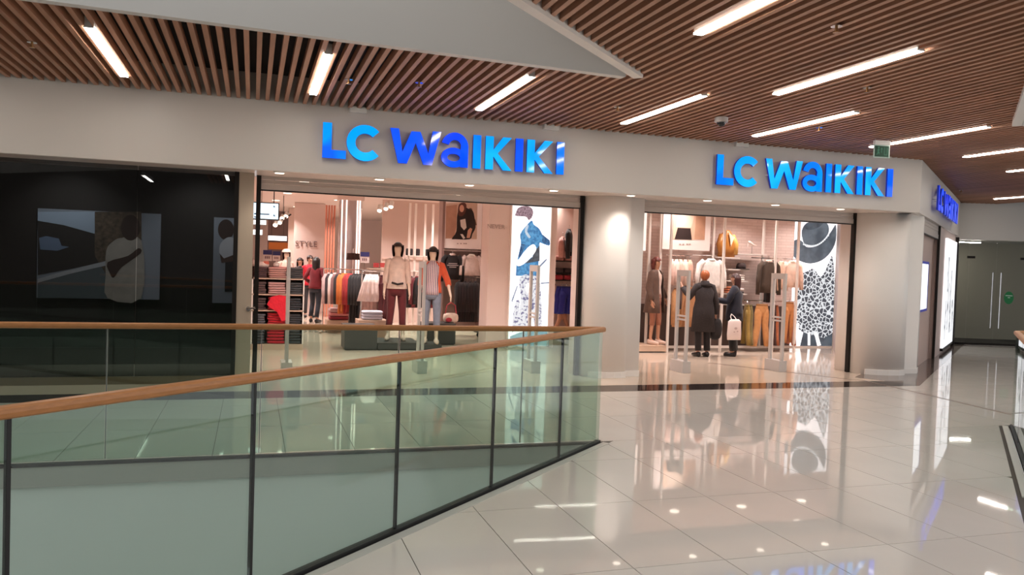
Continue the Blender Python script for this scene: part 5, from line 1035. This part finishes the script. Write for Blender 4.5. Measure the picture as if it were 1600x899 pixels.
# shelf goods
t = thing('shoe_stand', 'white high-heeled shoe on a thin stand on the upper shelf', 'shoe', (gx(1176), YV+.08, zB)); m = MB(); m.tube([(0, 0, 0), (0, 0, .17)], .006, 6); m.disc((0, 0), .05, 0, .008, 12); m.build('stand', CHROME, t, True)
m = MB(); m.tube([(-.10, 0, .26), (-.04, 0, .24), (.03, 0, .20), (.11, -.01, .185)], [(.022, .03), (.03, .035), (.03, .022), (.02, .012)], 10); m.build('shoe', mat('shoe_white', (240, 222, 214), .3), t, True, True); m = MB(); m.tube([(-.10, 0, .24), (-.11, 0, .15)], [.012, .006], 6); m.build('heel', mat('shoe_white'), t, True)
t = thing('felt_hat', 'dark wide-brimmed hat under the upper shelf of the right bay', 'hat', (gx(1161), YV+.1, zC_)); m = MB(); m.rings([(0, 0, 0, .19, .16), (0, 0, .015, .185, .155)], 24); m.build('brim', fab((50, 34, 32)), t, True, True); m = MB(); m.rings([(0, 0, .012, .11, .10), (0, 0, .10, .10, .09), (0, 0, .14, .07, .06)], 20); m.build('crown', fab((54, 36, 34)), t, True, True)
for i in range(3): folded('white folded jumper %s from below beside the brown jacket' % ON[i], gx(1156), YV+.12, zD+i*.045, .26, .28, .046, (240, 226, 218), 'white jumpers in the right bay')
for i in range(2): folded('black and white patterned folded top %s from below in the right bay' % ON[i], gx(1157), YV+.12, zE+i*.06, .22, .28, .06, ((70, 60, 60), (222, 204, 198))[i], 'patterned tops in the right bay')
for i in range(3): folded('rust brown folded jumper %s from below near the navy person' % ON[i], gx(1143), YV+.12, zE+i*.05, .20, .28, .05, (170, 96, 62), 'rust jumpers in the right bay')
for i in range(2): folded('black folded jumper %s from below on the low shelf' % ON[i], gx(1148), YV+.12, zF+i*.06, .30, .28, .06, (40, 32, 34), 'black jumpers in the right bay')
for i, x in enumerate((1058, 1066, 1071)): folded('small pale purse %s from the left below the pink blouses' % ON[i], gx(x), YV-.16, at(x, 428, YV).z, .07, .06, .07, (232, 214, 206), 'pale purses in the right bay', cat='purse', name='purse')
# bright panel at the left end of the right bay, glowing by its own material
m = MB(); panel(m, 1001, 330, 1010, 392, 15.29, .055); m.build('bright_panel', emis('panel_cream', (255, 240, 230), .9), label='narrow bright panel at the left end of the right bay', cat='light panel')
# mannequin in brown coat on a pale podium
podium('pale beige podium under the mannequin in the brown coat', 985, 1041, 14.55, 15.2, .14, mat('podium_beige', (222, 190, 166), .45))
t, J, k = figure('mannequin', 'mannequin in brown open coat with auburn bob on the pale podium', 'mannequin', (at(1024, 450, 14.85).x, 14.85, .14), radians(34), 1.80, mat('mannequin_tan', (206, 150, 120), .45), dict(elL=(.25, .02, 1.10), wrL=(.22, -.10, .90), anL=(.09, -.05, .09), toL=(.10, -.2, .03), knL=(.09, -.05, .5)))
upper(t, J, k, (232, 204, 190), .92, 'blouse', .05, .95); f = fab((104, 78, 66)); m = MB(); vs = []; fs = []; n = 23; R = [(.62, .25, .21), (.85, .225, .18), (1.10, .195, .15), (1.28, .205, .145), (1.38, .18, .12), (1.46, .085, .08)][::-1]
for z, rx, ry in R:
    for j in range(n): a = radians(-62+304*j/(n-1)); vs.append(Vector((cos(a)*rx, sin(a)*ry, z))*k)
for i in range(5): fs += [(i*n+j, (i+1)*n+j, (i+1)*n+j+1, i*n+j+1) for j in range(n-1)]
m.add(vs, fs); o = m.build('coat', f, t, True, True); md = o.modifiers.new('thick', 'SOLIDIFY'); md.thickness = .015
for s in 'LR':
    a, b, c_ = J['sh'+s], J['el'+s], J['wr'+s]; m = MB(); m.tube([a+Vector((-a.x*.25, 0, 0)), a, (a+b)/2, b, (b+c_)/2, c_], [.075*k, .08*k, .075*k, .07*k, .066*k, .06*k], 12); m.build('coat_sleeve', f, t, True, True)
lower(t, J, k, (176, 116, 92), 'leggings', .3, .88); shoes(t, J, k, (236, 206, 190)); hair(t, J, k, (104, 44, 36), 'bob', .25)
# woman in a dark tweed coat
TW = mat('tweed', (52, 45, 46), .9, bump=.5, bscale=70, var=.45, vscale=60, stretch=(1, 1, 2.2))
t, J, k = figure('person', 'person with short red hair in a long dark tweed coat, seen from behind', 'person', at_floor(1101, 13.85), radians(176), 1.70, SKIN, dict(elL=(.27, -.08, 1.17), wrL=(.33, -.27, 1.34), elR=(-.24, .03, 1.09), wrR=(-.27, -.02, .85)), True)
coat(t, J, k, None, .50, 'coat', 1.10, TW); lower(t, J, k, (34, 28, 30), 'trousers', 'an', 1.1); shoes(t, J, k, (24, 20, 22)); hair(t, J, k, (176, 96, 52), 'short', .35)
m = MB(); m.rings([(0, .01, 1.50*k, .075*k, .072*k), (0, .012, 1.44*k, .10*k, .095*k), (0, .012, 1.40*k, .13*k, .105*k)], 18); m.build('collar', TW, t, True, True)
m = MB(); q = J['wrR']; m.ball(q+Vector((-.03, -.04, -.30)), (.13, .10, .22), 14, 8, e=.7); m.build('draped_jacket', fab((36, 30, 32)), t, True, True)
# person in navy jacket with a white bag
t, J, k = figure('person', 'person with long brown hair in a short navy jacket and black trousers', 'person', at_floor(1149, 13.9), radians(-128), 1.66, SKIN, dict(elL=(.24, -.12, 1.12), wrL=(.18, -.30, 1.15), elR=(-.25, .02, 1.10), wrR=(-.24, .0, .88)), True)
upper(t, J, k, (16, 18, 36), .74, 'jacket', 'wr', 1.42, None, 1.05); lower(t, J, k, (18, 15, 16), 'trousers', 'an', 1.35); shoes(t, J, k, (22, 18, 20)); hair(t, J, k, (62, 30, 28), 'long', .3)
p = Vector((at(1148, 500, 13.55).x, 13.55, at(1148, 529, 13.55).z)); t = thing('shopping_bag', 'white plastic shopping bag hanging from the hand of the navy person', 'bag', p)
m = MB(); m.rings([(0, 0, -.03, .155, .03), (0, 0, .08, .16, .05), (0, 0, .22, .15, .045), (.0, 0, .33, .145, .025), (0, 0, .375, .09, .012)], 24, .04, 5); m.build('bag', mat('bag_white', (236, 218, 214), .4, bump=.3, bscale=20), t, True, True)
for s in (-1, 1): m = MB(); m.tube([(s*.06, 0, .34), (s*.045, .08, .42), (0, .12, .47)], .008, 6); m.build('handle', mat('bag_white'), t, True)
for i, (x, z, r) in enumerate(((0, .20, .035), (-.03, .13, .02), (.04, .14, .022))):
    m = MB(); m.ball((x, -.052, z), (r, .004, r*.7), 10, 6); m.build('print', mat('bag_print', (206, 182, 178), .5), t, True, True)
